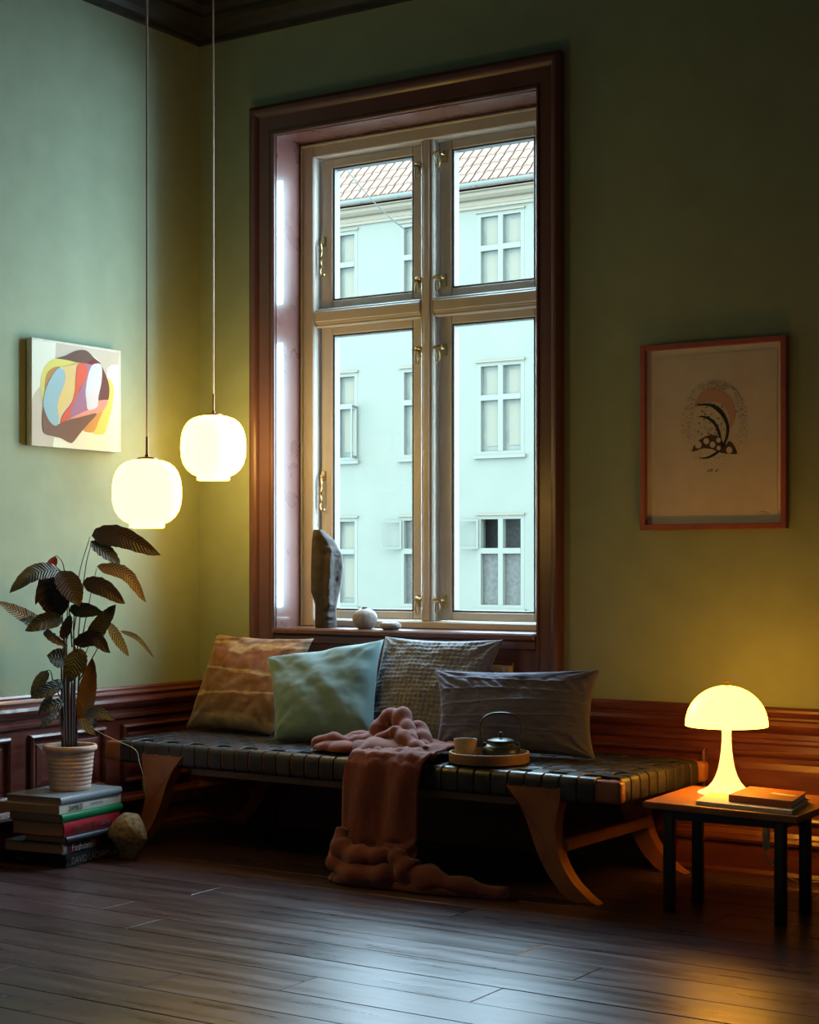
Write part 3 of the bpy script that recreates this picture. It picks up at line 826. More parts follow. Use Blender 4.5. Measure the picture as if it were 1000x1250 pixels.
# ---- table lamp
opal = mat('lamp_opal', (.85, .78, .55), .25, .5, emit=TABLE_LAMP, estr=1.0)
lampwhite = mat('lamp_white', (.85, .76, .55), .25, .5, emit=(.42, .40, .27), estr=1.0)  # weak emission on the foot stands in for light from the dome
lx, ly = 3.107, -.511
tl = tag(empty('table_lamp', (lx, ly, TT)), 'glowing white dome table lamp with trumpet foot on the side table', 'lamp')
bm = bmesh.new()
lathe(bm, [(0, 0), (.112, 0), (.113, .003), (.108, .007), (.09, .013), (.072, .024), (.056, .042), (.043, .066), (.033, .096), (.026, .13), (.021, .17), (.0185, .205), (.0185, .24), (.021, .275), (.025, .30), (.025, .31), (0, .31)], 40)
finish('foot', bm, lampwhite, tl, smooth=50)
dome = [(.160 * math.cos(R(a)), .268 + .152 * math.sin(R(a))) for a in range(0, 91, 6)]
bm = bmesh.new()
lathe(bm, [(.158, .262)] + [(.161, .264)] + dome[:-1] + [(.0, .420)] , 56, caps=False)
lathe(bm, [(.158, .262)] + [(.154 * math.cos(R(a)), .268 + .146 * math.sin(R(a))) for a in range(0, 90, 6)] + [(0, .414)], 56, caps=False)
finish('shade', bm, opal, tl, smooth=60)
bm = bmesh.new(); lathe(bm, [(.012, .418), (.012, .424), (.006, .426), (.006, .432), (.010, .434), (.010, .441), (0, .443)], 20); finish('finial', bm, mat('finial_brass', (.35, .2, .1), .35, .5, .8), tl, smooth=40)
bm = bmesh.new(); tube(bm, smooth_path([(.10, .02, .004), (.125, .06, .006), (.125, .11, .005), (.110, .140, .004), (.101, .158, -.012), (.099, .162, -.06), (.100, .162, -.13), (.100, .162, -.145)], 6), .0033, 8)
white_pl = mat('white_plastic', (.80, .75, .62), .4)
cord = finish('cord', bm, white_pl, tl, smooth=60)
bm = bmesh.new(); box(bm, .086, .114, .150, .174, -.235, -.14, .006, 2); sw_ = finish('switch', bm, white_pl, tl, smooth=40)
bm = bmesh.new(); tube(bm, smooth_path([(.100, .162, -.234), (.106, .168, -.27), (.15, .2, -.33), (.18, .30, -.375), (.22, .42, -.392), (.30, .43, -.396), (.36, .41, -.398), (.40, .33, -.403), (.46, .22, -.4055), (.54, .15, -.4055)], 6), .0033, 8); finish('cord', bm, white_pl, tl, smooth=60)

# ---- books on the side table
def slab_book(name, corners, z, h, cover, pages, label, cat):
    c = sum((Vector((p[0], p[1], 0)) for p in corners), Vector()) / 4
    e = tag(empty(name, (c.x, c.y, z)), label, cat)
    P = [(p[0] - c.x, p[1] - c.y) for p in corners]
    def shrink(k): return [(p[0] * k, p[1] * k) for p in P]
    t = .0028
    for z0 in (0, h - t):
        bm = bmesh.new(); prism(bm, P, lambda p, q: (p[0], p[1], q), z0, z0 + t); finish('cover', bm, cover, e)
    bm = bmesh.new()
    d = (Vector(P[3]) - Vector(P[0])).normalized() * .004
    prism(bm, [P[0], P[1], (P[1][0] + d.x, P[1][1] + d.y), (P[0][0] + d.x, P[0][1] + d.y)], lambda p, q: (p[0], p[1], q), t, h - t); finish('spine', bm, cover, e)
    bm = bmesh.new(); prism(bm, [(p[0] * .97, p[1] * .96) for p in P], lambda p, q: (p[0], p[1], q), t, h - t); finish('pages', bm, pages, e)
    return e
speck = vary(mat('speckled_cover', (.5, .44, .38), .6), (.40, .34, .32), (.85, .82, .80), nscale=170, detail=1, lo=.44, hi=.52)
pagec = mat('blue_white_pages', (.62, .70, .88), .7)
slab_book('notebook', [(3.135, -.875), (3.525, -.928), (3.475, -.60), (3.085, -.548 - .08)], TT + .0004, .014, speck, pagec, 'thin speckled white notebook lying under the rust-coloured book', 'notebook')
rust = vary(mat('rust_cloth', (.36, .09, .03), .6), (.34, .08, .028), (.40, .105, .04), nscale=40)
rb = slab_book('book', [(3.246, -.83), (3.508, -.878), (3.462, -.60), (3.225, -.565)], TT + .0148, .026, rust, pagec, 'rust orange hardback with a pale label under the table lamp', 'book')
bm = bmesh.new(); box(bm, -.052, .052, -.016, .016, 0, .0006); finish('paper_label', bm, mat('label_paper', (.85, .85, .82), .7), rb, loc=(.055, -.005, .0262), rot=(0, 0, R(-14)))

# ================================================================== PENDANT LAMPS
pend_glass = mat('pendant_opal', (.8, .75, .5), .16, .5, emit=PENDANT, estr=1.0)
copper = mat('copper_fitting', (.35, .17, .08), .35, .5, .9)
cordm = mat('textile_cord', (.60, .48, .36), .8)
def pendant(loc, label, k=6.70 / F_PX):
    p = tag(empty('pendant_lamp', loc), label, 'lamp', 'opal glass pendant lamps')
    prof = [(9, 0), (13, -.6), (20, -2), (27, -4.5), (33, -9), (37.5, -15.5), (40.6, -24), (42, -34), (42.2, -44), (41.4, -54), (38.8, -63), (34, -70.5), (27.5, -76), (22.5, -78.2), (21.2, -79), (21.2, -83.2), (20.4, -84), (19.4, -83.4), (19.2, -80)]
    bm = bmesh.new(); lathe(bm, [(r * k, z * k) for r, z in prof], 56, caps=False); finish('shade', bm, pend_glass, p, smooth=50)
    bm = bmesh.new(); lathe(bm, [(0, 2.4 * k), (8 * k, 2.4 * k), (11.5 * k, 1.6 * k), (12.5 * k, -.4 * k), (9 * k, -1.2 * k), (0, -1.2 * k)], 32); finish('cap', bm, copper, p, smooth=40)
    bm = bmesh.new(); lathe(bm, [(2.6 * k, 2 * k), (2.6 * k, 5 * k), (1.7 * k, 6 * k), (1.7 * k, 27 * k), (.9 * k, 28 * k)], 16); finish('stem', bm, copper, p, smooth=40)
    bm = bmesh.new(); tube(bm, [(0, 0, 27 * k), (0, 0, RH - loc[2] - .03)], .0042, 8); finish('cord', bm, cordm, p, smooth=60)
    bm = bmesh.new(); lathe(bm, [(0, RH - loc[2]), (.05, RH - loc[2]), (.05, RH - loc[2] - .02), (.01, RH - loc[2] - .035), (0, RH - loc[2] - .035)], 24); finish('ceiling_cup', bm, copper, p, smooth=40)
    return p
a_ = at_d(179.5, 560.5, 6.70); b_ = at_d(260.5, 507, 8.05)
pendant((a_.x, a_.y, a_.z), 'lower left glowing opal glass pendant lamp above the plant')
pendant((b_.x, b_.y, b_.z), 'higher glowing opal glass pendant lamp nearer the window casing', 8.05 * .945 / F_PX)

# ================================================================== PAINTING ON CANVAS (left wall)
T_ = .042
cy0, cy1, cz0, cz1 = -1.222, -.632, 1.845, 2.338
pt = tag(empty('painting', (0, (cy0 + cy1) / 2, cz0)), 'square abstract canvas of curved colour shapes on the left wall', 'painting')
canvas_m = vary(mat('canvas_side', (.62, .60, .50), .8), (.55, .53, .44), (.66, .64, .54), nscale=6, bump=.2, bscale=300)
bm = bmesh.new(); yc = (cy0 + cy1) / 2
box(bm, .008, T_, cy0 - yc, cy1 - yc, 0, cz1 - cz0, .002); finish('canvas', bm, canvas_m, pt)
bm = bmesh.new(); box(bm, 0, .009, cy0 - yc + .02, cy1 - yc - .02, .02, cz1 - cz0 - .02); finish('stretcher_frame', bm, pale_wood, pt)
def cpx(x, y): return at_x(20 + x / 7.407, 405 + y / 7.407, T_)
def paint(outline, rgb, layer, curve=True):
    pts = [cpx(*p) for p in outline]
    pts = [Vector((T_ + .0004 * layer, min(max(p.y, cy0 + .001), cy1 - .001) - yc, min(max(p.z, cz0 + .001), cz1 - .001) - cz0)) for p in pts]
    if curve:
        pts = smooth_path(pts + [pts[0]], 5)[:-1]
    bm = bmesh.new()
    top = [bm.verts.new(p + Vector((.0004, 0, 0))) for p in pts]
    bot = [bm.verts.new(p) for p in pts]
    n = len(pts)
    for t in tessellate_polygon([[Vector((p.y, p.z, 0)) for p in pts]]):
        try: bm.faces.new([top[i] for i in t])
        except ValueError: pass
    for i in range(n): bm.faces.new((top[i], top[(i + 1) % n], bot[(i + 1) % n], bot[i]))
    nm = 'paint_%02x%02x%02x' % tuple(int(c * 255) for c in rgb)
    m = MATS.get(nm) or mat(nm, rgb, .75, .3)
    finish('painted_shape', bm, m, pt)
PALE, MUSH, BRN, YEL = (.66, .68, .58), (.50, .45, .37), (.115, .06, .042), (.58, .54, .13)
paint([(126, 70), (358, 100), (355, 180), (350, 240), (300, 262), (250, 320), (222, 420), (215, 490), (160, 560), (126, 610)], PALE, 0, False)
paint([(126, 612), (160, 562), (215, 490), (235, 640), (232, 880), (262, 930), (340, 955), (325, 1070), (120, 1060)], MUSH, 0, False)
paint([(360, 100), (930, 190), (925, 298), (860, 300), (820, 330), (818, 410), (740, 250), (640, 180), (500, 190), (352, 238)], MUSH, 0, False)
paint([(860, 300), (925, 297), (915, 1110), (330, 1070), (340, 955), (400, 962), (470, 1000), (510, 998), (600, 890), (680, 915), (760, 930), (810, 890), (850, 750), (880, 550), (870, 470), (818, 410), (825, 330)], (.70, .71, .58), 0, False)
paint([(352, 240), (450, 255), (560, 282), (500, 300), (400, 318), (300, 345), (262, 420), (252, 530), (238, 640), (222, 560), (222, 420), (250, 330), (300, 265)], YEL, 2)
paint([(398, 316), (340, 320), (285, 365), (262, 430), (254, 520), (280, 460), (330, 390)], (.42, .20, .055), 3)
paint([(410, 310), (560, 284), (550, 350), (535, 460), (530, 560), (470, 660), (420, 720), (390, 810), (374, 815), (365, 690), (390, 580), (440, 440), (430, 350)], (.62, .47, .19), 2)
paint([(350, 240), (440, 215), (540, 170), (630, 170), (700, 235), (760, 290), (700, 300), (620, 285), (560, 280), (450, 255)], BRN, 4)
paint([(700, 240), (745, 280), (790, 350), (835, 480), (835, 590), (815, 620), (735, 620), (745, 450), (770, 320)], (.13, .045, .035), 3)
paint([(690, 245), (735, 270), (765, 310), (700, 300), (640, 285)], (.16, .02, .025), 5)
paint([(565, 288), (615, 284), (640, 340), (625, 430), (580, 500), (545, 580), (500, 690), (468, 785), (400, 825), (425, 740), (500, 640), (528, 540), (535, 420), (545, 320)], (.60, .10, .055), 5)
paint([(622, 286), (695, 286), (665, 340), (640, 430), (620, 540), (630, 630), (645, 705), (560, 760), (470, 795), (505, 680), (550, 570), (600, 470), (635, 380)], (.32, .16, .27), 4)
paint([(700, 290), (750, 290), (772, 340), (765, 460), (740, 580), (725, 680), (645, 705), (628, 620), (622, 530), (640, 410), (670, 320)], (.56, .57, .64), 6)
paint([(735, 622), (825, 622), (780, 715), (700, 740), (480, 795), (600, 725), (725, 680)], (.68, .28, .23), 5)
paint([(820, 420), (860, 450), (880, 530), (865, 680), (830, 820), (800, 910), (760, 930), (690, 915), (725, 840), (770, 740), (825, 620), (838, 560), (835, 470)], YEL, 2)
paint([(725, 740), (780, 715), (745, 800), (715, 880), (680, 910), (605, 890), (660, 820)], (.52, .26, .07), 3)
paint([(238, 675), (270, 740), (330, 840), (380, 835), (460, 800), (600, 765), (725, 738), (650, 830), (580, 910), (510, 998), (470, 1000), (400, 962), (330, 945), (262, 925), (235, 880), (232, 780)], (.17, .09, .062), 5)
paint([(398, 322), (430, 360), (438, 440), (410, 520), (380, 590), (368, 680), (382, 780), (375, 835), (340, 848), (290, 800), (248, 700), (240, 620), (265, 510), (310, 410), (360, 340)], (.27, .42, .47), 6)

# ================================================================== FRAMED PRINT (window wall)
fx0, fx1, fz0, fz1 = 2.512, 3.172, 1.452, 2.252
fp = tag(empty('framed_print', ((fx0 + fx1) / 2, 0, fz0)), 'framed print of black crescents and speckles on the window wall', 'picture')
fxc = (fx0 + fx1) / 2; W2, H2 = (fx1 - fx0) / 2, fz1 - fz0
frame_wood = vary(mat('cherry_frame', (.30, .07, .045), .42), (.27, .062, .04), (.34, .085, .055), scale=(6, 6, 6), nscale=3)
fw_ = .024
for b_ in ((-W2, -W2 + fw_, 0, H2), (W2 - fw_, W2, 0, H2)):
    bm = bmesh.new(); box(bm, b_[0], b_[1], -.036, -.002, b_[2], b_[3], .002); finish('frame_bar', bm, frame_wood, fp)
for b_ in ((-W2 + fw_, W2 - fw_, 0, fw_), (-W2 + fw_, W2 - fw_, H2 - fw_, H2)):
    bm = bmesh.new(); box(bm, b_[0], b_[1], -.036, -.002, b_[2], b_[3], .002); finish('frame_bar', bm, frame_wood, fp)
mount_m = mat('mount_board', (.84, .78, .70), .85)
paper_m = vary(mat('print_paper', (.47, .39, .33), .85), (.72, .61, .53), (.77, .66, .57), nscale=3)
bm = bmesh.new(); box(bm, -W2 + .01, W2 - .01, -.010, -.004, .01, H2 - .01); finish('mount', bm, mount_m, fp)
bm = bmesh.new(); box(bm, -W2 + .058, W2 - .046, -.0135, -.0105, .060, H2 - .052); pp = finish('paper', bm, paper_m, fp)
bm = bmesh.new(); box(bm, -W2 + .012, W2 - .012, -.031, -.029, .012, H2 - .012); finish('glazing', bm, picture_glass, fp)
inkm = mat('ink', (.022, .02, .026), .8); inkb = mat('ink_brown', (.085, .045, .04), .8); inkp = mat('ink_pink', (.66, .36, .26), .85)
def ppx(x, y):
    p = at_y(820 + x / 7.81, 440 + y / 7.81, -.0138); return Vector((p.x - fxc, -.0138, p.z - fz0))
def ink(name, outlines, m, lay=0, kind=None):
    bm = bmesh.new()
    for ol in outlines:
        pts = [p - Vector((0, .0002 * lay, 0)) for p in ol]
        vs = [bm.verts.new(p) for p in pts]
        for t in tessellate_polygon([[Vector((p.x, p.z, 0)) for p in pts]]):
            bm.faces.new([vs[i] for i in t])
    ext = bmesh.ops.extrude_face_region(bm, geom=list(bm.faces))
    for v in ext['geom']:
        if isinstance(v, bmesh.types.BMVert): v.co.y -= .0003
    o = finish(name, bm, m, pp)
    o.location = (0, 0, 0)
    if kind: o['kind'] = kind
    return o
def curve_px(pts, n=6): return smooth_path([ppx(*p) for p in pts], n)
blush = [curve_px([(215, 430), (260, 330), (330, 278), (420, 265), (510, 300), (580, 380), (615, 480), (600, 580), (560, 640), (550, 540), (500, 440), (410, 395), (300, 405)])]
ink('printed_blush', blush, inkp, 0)
cres1 = [curve_px([(210, 436), (290, 412), (380, 415), (460, 450), (520, 530), (552, 640), (530, 760), (470, 860), (400, 915), (330, 938), (255, 930), (330, 920), (400, 885), (455, 840), (505, 760), (522, 650), (500, 570), (450, 500), (370, 440), (290, 430)])]
cres2 = [curve_px([(240, 535), (320, 530), (400, 570), (455, 650), (480, 750), (500, 810), (470, 800), (450, 720), (420, 640), (370, 580), (310, 548)])]
ink('printed_crescent', cres1, inkm, 3); ink('printed_crescent', cres2, inkm, 3)
mound = [curve_px([(190, 872), (220, 800), (280, 750), (350, 715), (440, 720), (480, 780), (520, 800), (550, 770), (590, 800), (625, 885), (560, 890), (490, 885), (440, 870), (380, 845), (300, 840), (240, 860)])]
ink('printed_mound', mound, inkb, 1)
for (x, y, r_) in ((255, 805, 32), (332, 770, 27), (392, 803, 27), (550, 855, 29), (448, 760, 22), (450, 835, 20)):
    ink('printed_circle', [[ppx(x + r_ * math.cos(a * math.pi / 10), y + r_ * 1.1 * math.sin(a * math.pi / 10)) for a in range(20)]], paper_m, 4)
rs = random.Random(3)
dots = []
def dot(x, y, r_): dots.append([ppx(x + r_ * math.cos(a * math.pi / 3), y + r_ * math.sin(a * math.pi / 3)) for a in range(6)])
n_ = 0
while n_ < 1100:
    a = rs.uniform(0, 2 * math.pi); rr = rs.uniform(.70, 1.02) if rs.random() < .8 else rs.uniform(.2, .7)
    x, y = 415 + 318 * rr * math.cos(a), 560 + 410 * rr * math.sin(a) + 40
    dens = max(.12, .55 - (y - 560) / 800)
    if rs.random() < dens and not (230 < x < 600 and 280 < y < 640):
        dot(x, y, rs.choice((1.6, 2.2, 2.8, 3.5))); n_ += 1
for _ in range(90): dot(rs.uniform(250, 500), rs.uniform(400, 720), rs.choice((2, 3, 5, 8)))
for _ in range(25): dot(330 + rs.uniform(0, 130), 1055 + rs.uniform(-20, 14), rs.choice((3, 4, 6)))
for _ in range(40): dot(rs.uniform(40, 800), rs.uniform(-150, 1200), 2.2)
ink('printed_speckles', dots, inkm, 2, 'stuff')
bm = bmesh.new(); sgn = [at_y(927 + i * .9, 626 - 2.2 * abs(math.sin(i * 1.3)) + (1 if i > 8 else 0), -.0138) for i in range(14)]
tube(bm, [Vector((p.x - fxc, -.0142, p.z - fz0)) for p in smooth_path(sgn, 3)], .0007, 5); finish('signature', bm, inkb, pp)

# ================================================================== ON THE SILL
SZ = .9902
stone_m = vary(mat('dark_clay', (.10, .082, .075), .85, .15), (.040, .031, .028), (.062, .050, .045), nscale=7, bump=.35, bscale=45, bdist=.006)
z_img = lambda y: .486 * (1120 - y) / 1035.0
lf = [(85, 78), (95, 74), (200, 60), (450, 52), (600, 50), (740, 50), (800, 72), (880, 94), (1000, 95), (1120, 94)]
rg = [(85, 178), (95, 190), (200, 300), (350, 380), (480, 393), (650, 376), (800, 342), (900, 320), (1000, 318), (1120, 324)]
rdg = [(85, 150), (200, 215), (310, 268), (500, 255), (700, 248), (830, 243), (870, 258), (920, 235), (1000, 245), (1060, 235), (1120, 230)]
def interp(tab, y):
    if y <= tab[0][0]: return tab[0][1]
    for (a, va), (b, vb) in zip(tab, tab[1:]):
        if y <= b: return va + (vb - va) * (y - a) / (b - a)
    return tab[-1][1]
KX = .00047
bm = bmesh.new(); NR, NS = 90, 72; rings = []
for i in range(NR + 1):
    yy = 1120 - (1120 - 86) * i / NR
    x0, x1, xr = interp(lf, yy), interp(rg, yy), interp(rdg, yy)
    c, hw = (x0 + x1) / 2, (x1 - x0) / 2
    ring = []
    for k in range(NS):
        th = 2 * math.pi * k / NS
        s, dpt = math.cos(th), math.sin(th)
        X = c + hw * math.copysign(abs(s) ** .85, s)
        D = .060 * min(1, hw / 120 + .25) * math.copysign(abs(dpt) ** .8, dpt)
        front = max(0.0, -dpt)
        # nose ridge
        q = abs(X - xr) / 34.0
        D -= front * .020 * math.exp(-q * q) * (1.0 if 260 < yy < 880 else .35)
        # facet: right side falls back
        if X > xr: D += front * .022 * min(1, (X - xr) / 110)
        # eye sockets, eye and mouth
        for ex, ey, rx, ry, h in ((330, 350, 52, 34, .026), (330, 350, 34, 15, -.030), (215, 340, 30, 30, .010), (256, 868, 24, 34, -.016), (250, 945, 70, 22, .014), (245, 1000, 36, 18, -.016), (250, 1035, 60, 10, .012), (250, 1062, 40, 14, -.008), (320, 610, 26, 40, .012)):
            g = ((X - ex) / rx) ** 2 + ((yy - ey) / ry) ** 2
            if g < 6: D += front * h * math.exp(-g * 1.4)
        D += .0022 * fbm((X * .02, yy * .02, dpt), 1.5, 3)
        ring.append(bm.verts.new(((X - 205) * KX, D, z_img(yy))))
    rings.append(ring)
for A, B in zip(rings, rings[1:]):
    for k in range(NS): bm.faces.new((A[k], A[(k + 1) % NS], B[(k + 1) % NS], B[k]))
bm.faces.new(rings[0]); bm.faces.new(rings[-1])
sc_ = finish('head_sculpture', bm, stone_m, smooth=60, loc=(.752, .075, SZ), rot=(0, 0, YAW))
tag(sc_, 'tall dark stone head sculpture with long nose on the window sill', 'sculpture')
vm = vary(mat('vase_clay', (.36, .29, .26), .65), (.20, .16, .143), (.26, .215, .195), nscale=14, bump=.12, bscale=70)
bm = bmesh.new(); lathe(bm, [(0, 0), (.030, 0), (.040, .006), (.054, .024), (.0615, .048), (.058, .070), (.044, .088), (.024, .097), (.014, .100), (.0135, .106), (.015, .108), (.010, .108), (.009, .098), (0, .09)], 40)
vs_ = finish('vase', bm, vm, smooth=50, loc=(1.020, .03, SZ)); tag(vs_, 'small round bud vase of pale clay on the window sill', 'vase')
cd = tag(empty('candle_stone', (1.19, .0, SZ)), 'flat grey pebble candle beside the round vase on the sill', 'candle')
bm = bmesh.new(); lathe(bm, [(0, 0), (.036, 0), (.052, .010), (.056, .022), (.050, .034), (.030, .040), (.012, .039), (0, .038)], 36, sy=.8)
for v in bm.verts: v.co.z *= 1 + .12 * fbm(v.co * 20, 1.0, 2) if v.co.z > .005 else 1
finish('pebble', bm, vary(mat('pebble_grey', (.24, .21, .20), .6), (.13, .11, .108), (.18, .157, .15), nscale=10), cd, smooth=60)
bm = bmesh.new(); tube(bm, [(0, 0, .036), (.001, 0, .046)], .0018, 6); finish('wick', bm, mat('wick', (.7, .66, .56), .8), cd)
ou = tag(empty('wall_socket', (1.83, -.032, .775)), 'small pale wall socket on the panel below the sill', 'socket')
sm_ = mat('socket_cream', (.62, .55, .42), .4)
bm = bmesh.new(); box(bm, -.048, .048, -.04, .0, 0, .07, .006, 2); finish('socket_body', bm, sm_, ou, smooth=40)
bm = bmesh.new(); lathe(bm, [(.026, 0), (.026, .004), (.022, .006), (.020, .002), (0, .002)], 24); finish('socket_face', bm, sm_, ou, smooth=40, loc=(0, -.04, .035), rot=(R(90), 0, 0))

# ================================================================== BOOK STACK, ROCK
page_m = vary(mat('book_pages', (.30, .19, .12), .85), (.26, .16, .10), (.34, .22, .14), scale=(1, 1, 60), nscale=4)
BR_ = R(6)
stackF = Vector((.483, -1.464))
def text_obj(body, size, parent, loc, rot, m, sx=1.0):
    c = bpy.data.curves.new('lettering', 'FONT'); c.body = body; c.size = size; c.extrude = .0003
    c.align_x = 'LEFT'; c.align_y = 'BOTTOM_BASELINE'
    c.materials.append(m)
    tmp = bpy.data.objects.new('tmp_text', c)
    me = bpy.data.meshes.new_from_object(tmp); me.name = 'lettering'
    bpy.data.objects.remove(tmp); bpy.data.curves.remove(c)
    if not me.materials: me.materials.append(m)
    o = bpy.data.objects.new('lettering', me); o.location = loc; o.rotation_euler = rot; o.scale = (sx, 1, 1)
    return link(o, parent)
def book(z, h, wx, wy, off, rot, cover, label, texts=(), hard=True, spine_m=None, pages=None):
    """local: spine on the +x side, head towards -y; front corner at the local origin"""
    d = Vector((math.cos(BR_ + rot) * off[0] - math.sin(BR_ + rot) * off[1], math.sin(BR_ + rot) * off[0] + math.cos(BR_ + rot) * off[1]))
    e = tag(empty('book', (stackF.x + d.x, stackF.y + d.y, z), BR_ + rot), label, 'book', 'books stacked under the plant')
    t = .0035 if hard else .0012
    for z0 in (.0003, h - t - .0003):
        bm = bmesh.new(); box(bm, -wx, 0, 0, wy, z0, z0 + t, .001); finish('cover', bm, cover, e)
    bm = bmesh.new()
    n = 6; prof = [(-.004, .0003)] + [(.0 + (.006 if hard else .001) * math.sin(math.pi * i / n), .0003 + (h - .0006) * i / n) for i in range(n + 1)] + [(-.004, h - .0003)]
    prism(bm, prof, lambda p, q: (p[0], q, p[1]), 0, wy); finish('spine', bm, spine_m or cover, e, smooth=60)
    i_ = .006 if hard else .001
    bm = bmesh.new(); box(bm, -wx + i_, -.004, i_ * .5, wy - i_, t, h - t); finish('pages', bm, pages or page_m, e)
    for body, size, yy, zz, m, sx in texts:
        text_obj(body, size, e, (.0085 if hard else .0035, yy, zz), (R(90), 0, R(90)), m, sx)
    return e
white_ink = mat('white_ink', (.45, .43, .42), .6); black_ink = mat('black_ink', (.015, .015, .018), .6); grey_ink = mat('grey_ink', (.16, .16, .17), .6); gold_ink = mat('gold_ink', (.16, .09, .04), .5); olive_ink = mat('dark_red_ink', (.09, .035, .012), .6)
c_black = mat('cover_black', (.006, .008, .011), .3); c_navy = mat('cover_navy', (.010, .014, .026), .5); c_red = mat('cover_red', (.30, .012, .03), .35); c_green = mat('cover_green', (.004, .16, .06), .35)
c_white = mat('cover_white', (.52, .50, .47), .5); c_blue = mat('cover_blue_grey', (.20, .24, .30), .3)
c_patch = mat('patchwork_spine', (.2, .1, .1), .4)
nt, N, L, b = nodes(c_patch)
tc = N.new('ShaderNodeTexCoord'); mp = N.new('ShaderNodeMapping'); mp.inputs['Scale'].default_value = (0, 1, 0); nz = N.new('ShaderNodeTexVoronoi'); nz.inputs['Scale'].default_value = 26
L.new(tc.outputs['Object'], mp.inputs[0]); L.new(mp.outputs[0], nz.inputs['Vector']); cr = N.new('ShaderNodeValToRGB'); cr.color_ramp.interpolation = 'CONSTANT'
cr.color_ramp.elements[0].color = (.02, .02, .025, 1); cr.color_ramp.elements[1].color = (.17, .02, .025, 1); cr.color_ramp.elements[1].position = .35
e_ = cr.color_ramp.elements.new(.6); e_.color = (.30, .28, .28, 1)
sp_ = N.new('ShaderNodeSeparateColor'); L.new(nz.outputs['Color'], sp_.inputs[0]); L.new(sp_.outputs[0], cr.inputs[0]); L.new(cr.outputs[0], b.inputs['Base Color'])
z = 0.0003
k1 = book(z, .056, .44, .42, (.0, .01), R(0), c_black, 'thick black hardback at the bottom of the book stack', [('DAVID LACHAPELLE', .042, .03, .013, grey_ink, .86)], pages=c_black)
text_obj('MOS', .022, k1, (-.26, -.0012, .014), (R(90), 0, 0), gold_ink)
z += .0563; book(z, .046, .315, .41, (-.012, .004), R(1), c_navy, 'dark book with a patchwork spine lettered Fashion, second from the bottom', [('Fashion', .044, .055, .008, white_ink, 1.0)], spine_m=c_patch)
z += .0463; book(z, .030, .235, .40, (.003, .012), R(-1), c_navy, 'thin navy book directly below the red book in the stack')
z += .0303; book(z, .060, .280, .40, (-.006, .004), R(.5), c_red, 'thick red book in the middle of the stack', [('McCATE', .046, .06, .011, olive_ink, .95), ('SON', .032, .25, .020, grey_ink, 1.0)])
z += .0603; book(z, .036, .295, .42, (-.012, .0), R(-.5), c_green, 'glossy green book below the white one in the stack')
z += .0363; book(z, .038, .325, .44, (-.022, -.004), R(.6), c_white, 'white-spined book second from the top of the stack', [('ZAMBEZI', .034, .06, .007, black_ink, .72), ('THE LAST RIVERS', .013, .215, .016, grey_ink, .9)], hard=False)
z += .0383; tb_ = book(z, .034, .300, .43, (-.02, .0), R(0), c_blue, 'glossy blue-grey book on top of the stack under the pot')
STK = z + .0345
rk = bmesh.new(); bmesh.ops.create_icosphere(rk, subdivisions=5, radius=1)
for v in rk.verts:
    p = v.co.copy(); zz = p.z
    wr_ = 1.0 if zz > .1 else max(.60, 1 - .36 * min(1, (.1 - zz) / .6))
    if zz < -.86: p.z = -.86
    n1 = 1 + .13 * fbm(v.co * .9 + Vector((4, 2, 1)), 1.0, 4) + .03 * fbm(v.co * 4, 1.0, 3)
    v.co = Vector((p.x * .088 * wr_ * n1 + (.006 if zz < 0 else 0), p.y * .080 * wr_ * n1, (p.z + .86) * .110 * (1 + .03 * fbm(v.co * 2, 1, 2))))
rko = finish('rock', rk, vary(mat('rock', (.20, .15, .09), .85, .3), (.13, .095, .055), (.27, .205, .125), nscale=13, detail=8, bump=.6, bscale=45, bdist=.008), smooth='all', loc=(.545, -1.13, 0), rot=(0, 0, R(30)))
tag(rko, 'rough tan rock standing on the floor beside the book stack', 'rock')

# ================================================================== POTTED PLANT
PX, PY = .305, -1.245
pl_ = tag(empty('potted_plant', (PX, PY, STK + .0005)), 'tall leafy prayer plant in a ribbed terracotta pot on the book stack', 'plant', None)
PO = Vector((PX, PY, STK + .0005))
terra = vary(mat('pale_terracotta', (.45, .28, .19), .8, .3), (.52, .36, .30), (.60, .43, .36), nscale=7, bump=.15, bscale=60)
prof = [(0, 0), (.085, 0), (.0885, .003)]
for i in range(9):
    z0 = .008 + i * .0178; r0 = .0885 + (z0 / .17) * .017
    prof += [(r0, z0), (r0 + .0024, z0 + .006), (r0 + .0024, z0 + .010), (r0 + .0004, z0 + .0165)]
prof += [(.108, .172), (.117, .176), (.1195, .184), (.119, .194), (.115, .199), (.108, .199), (.104, .194), (.102, .18), (.100, .165)]
bm = bmesh.new(); lathe(bm, prof, 56, caps=False); finish('pot', bm, terra, pl_, smooth=60)
bm = bmesh.new(); lathe(bm, [(0, .172), (.05, .176), (.101, .17)], 32, caps=False); finish('soil', bm, vary(mat('soil', (.02, .013, .009), .95), (.012, .008, .006), (.035, .024, .017), nscale=40, bump=.8, bscale=90), pl_)

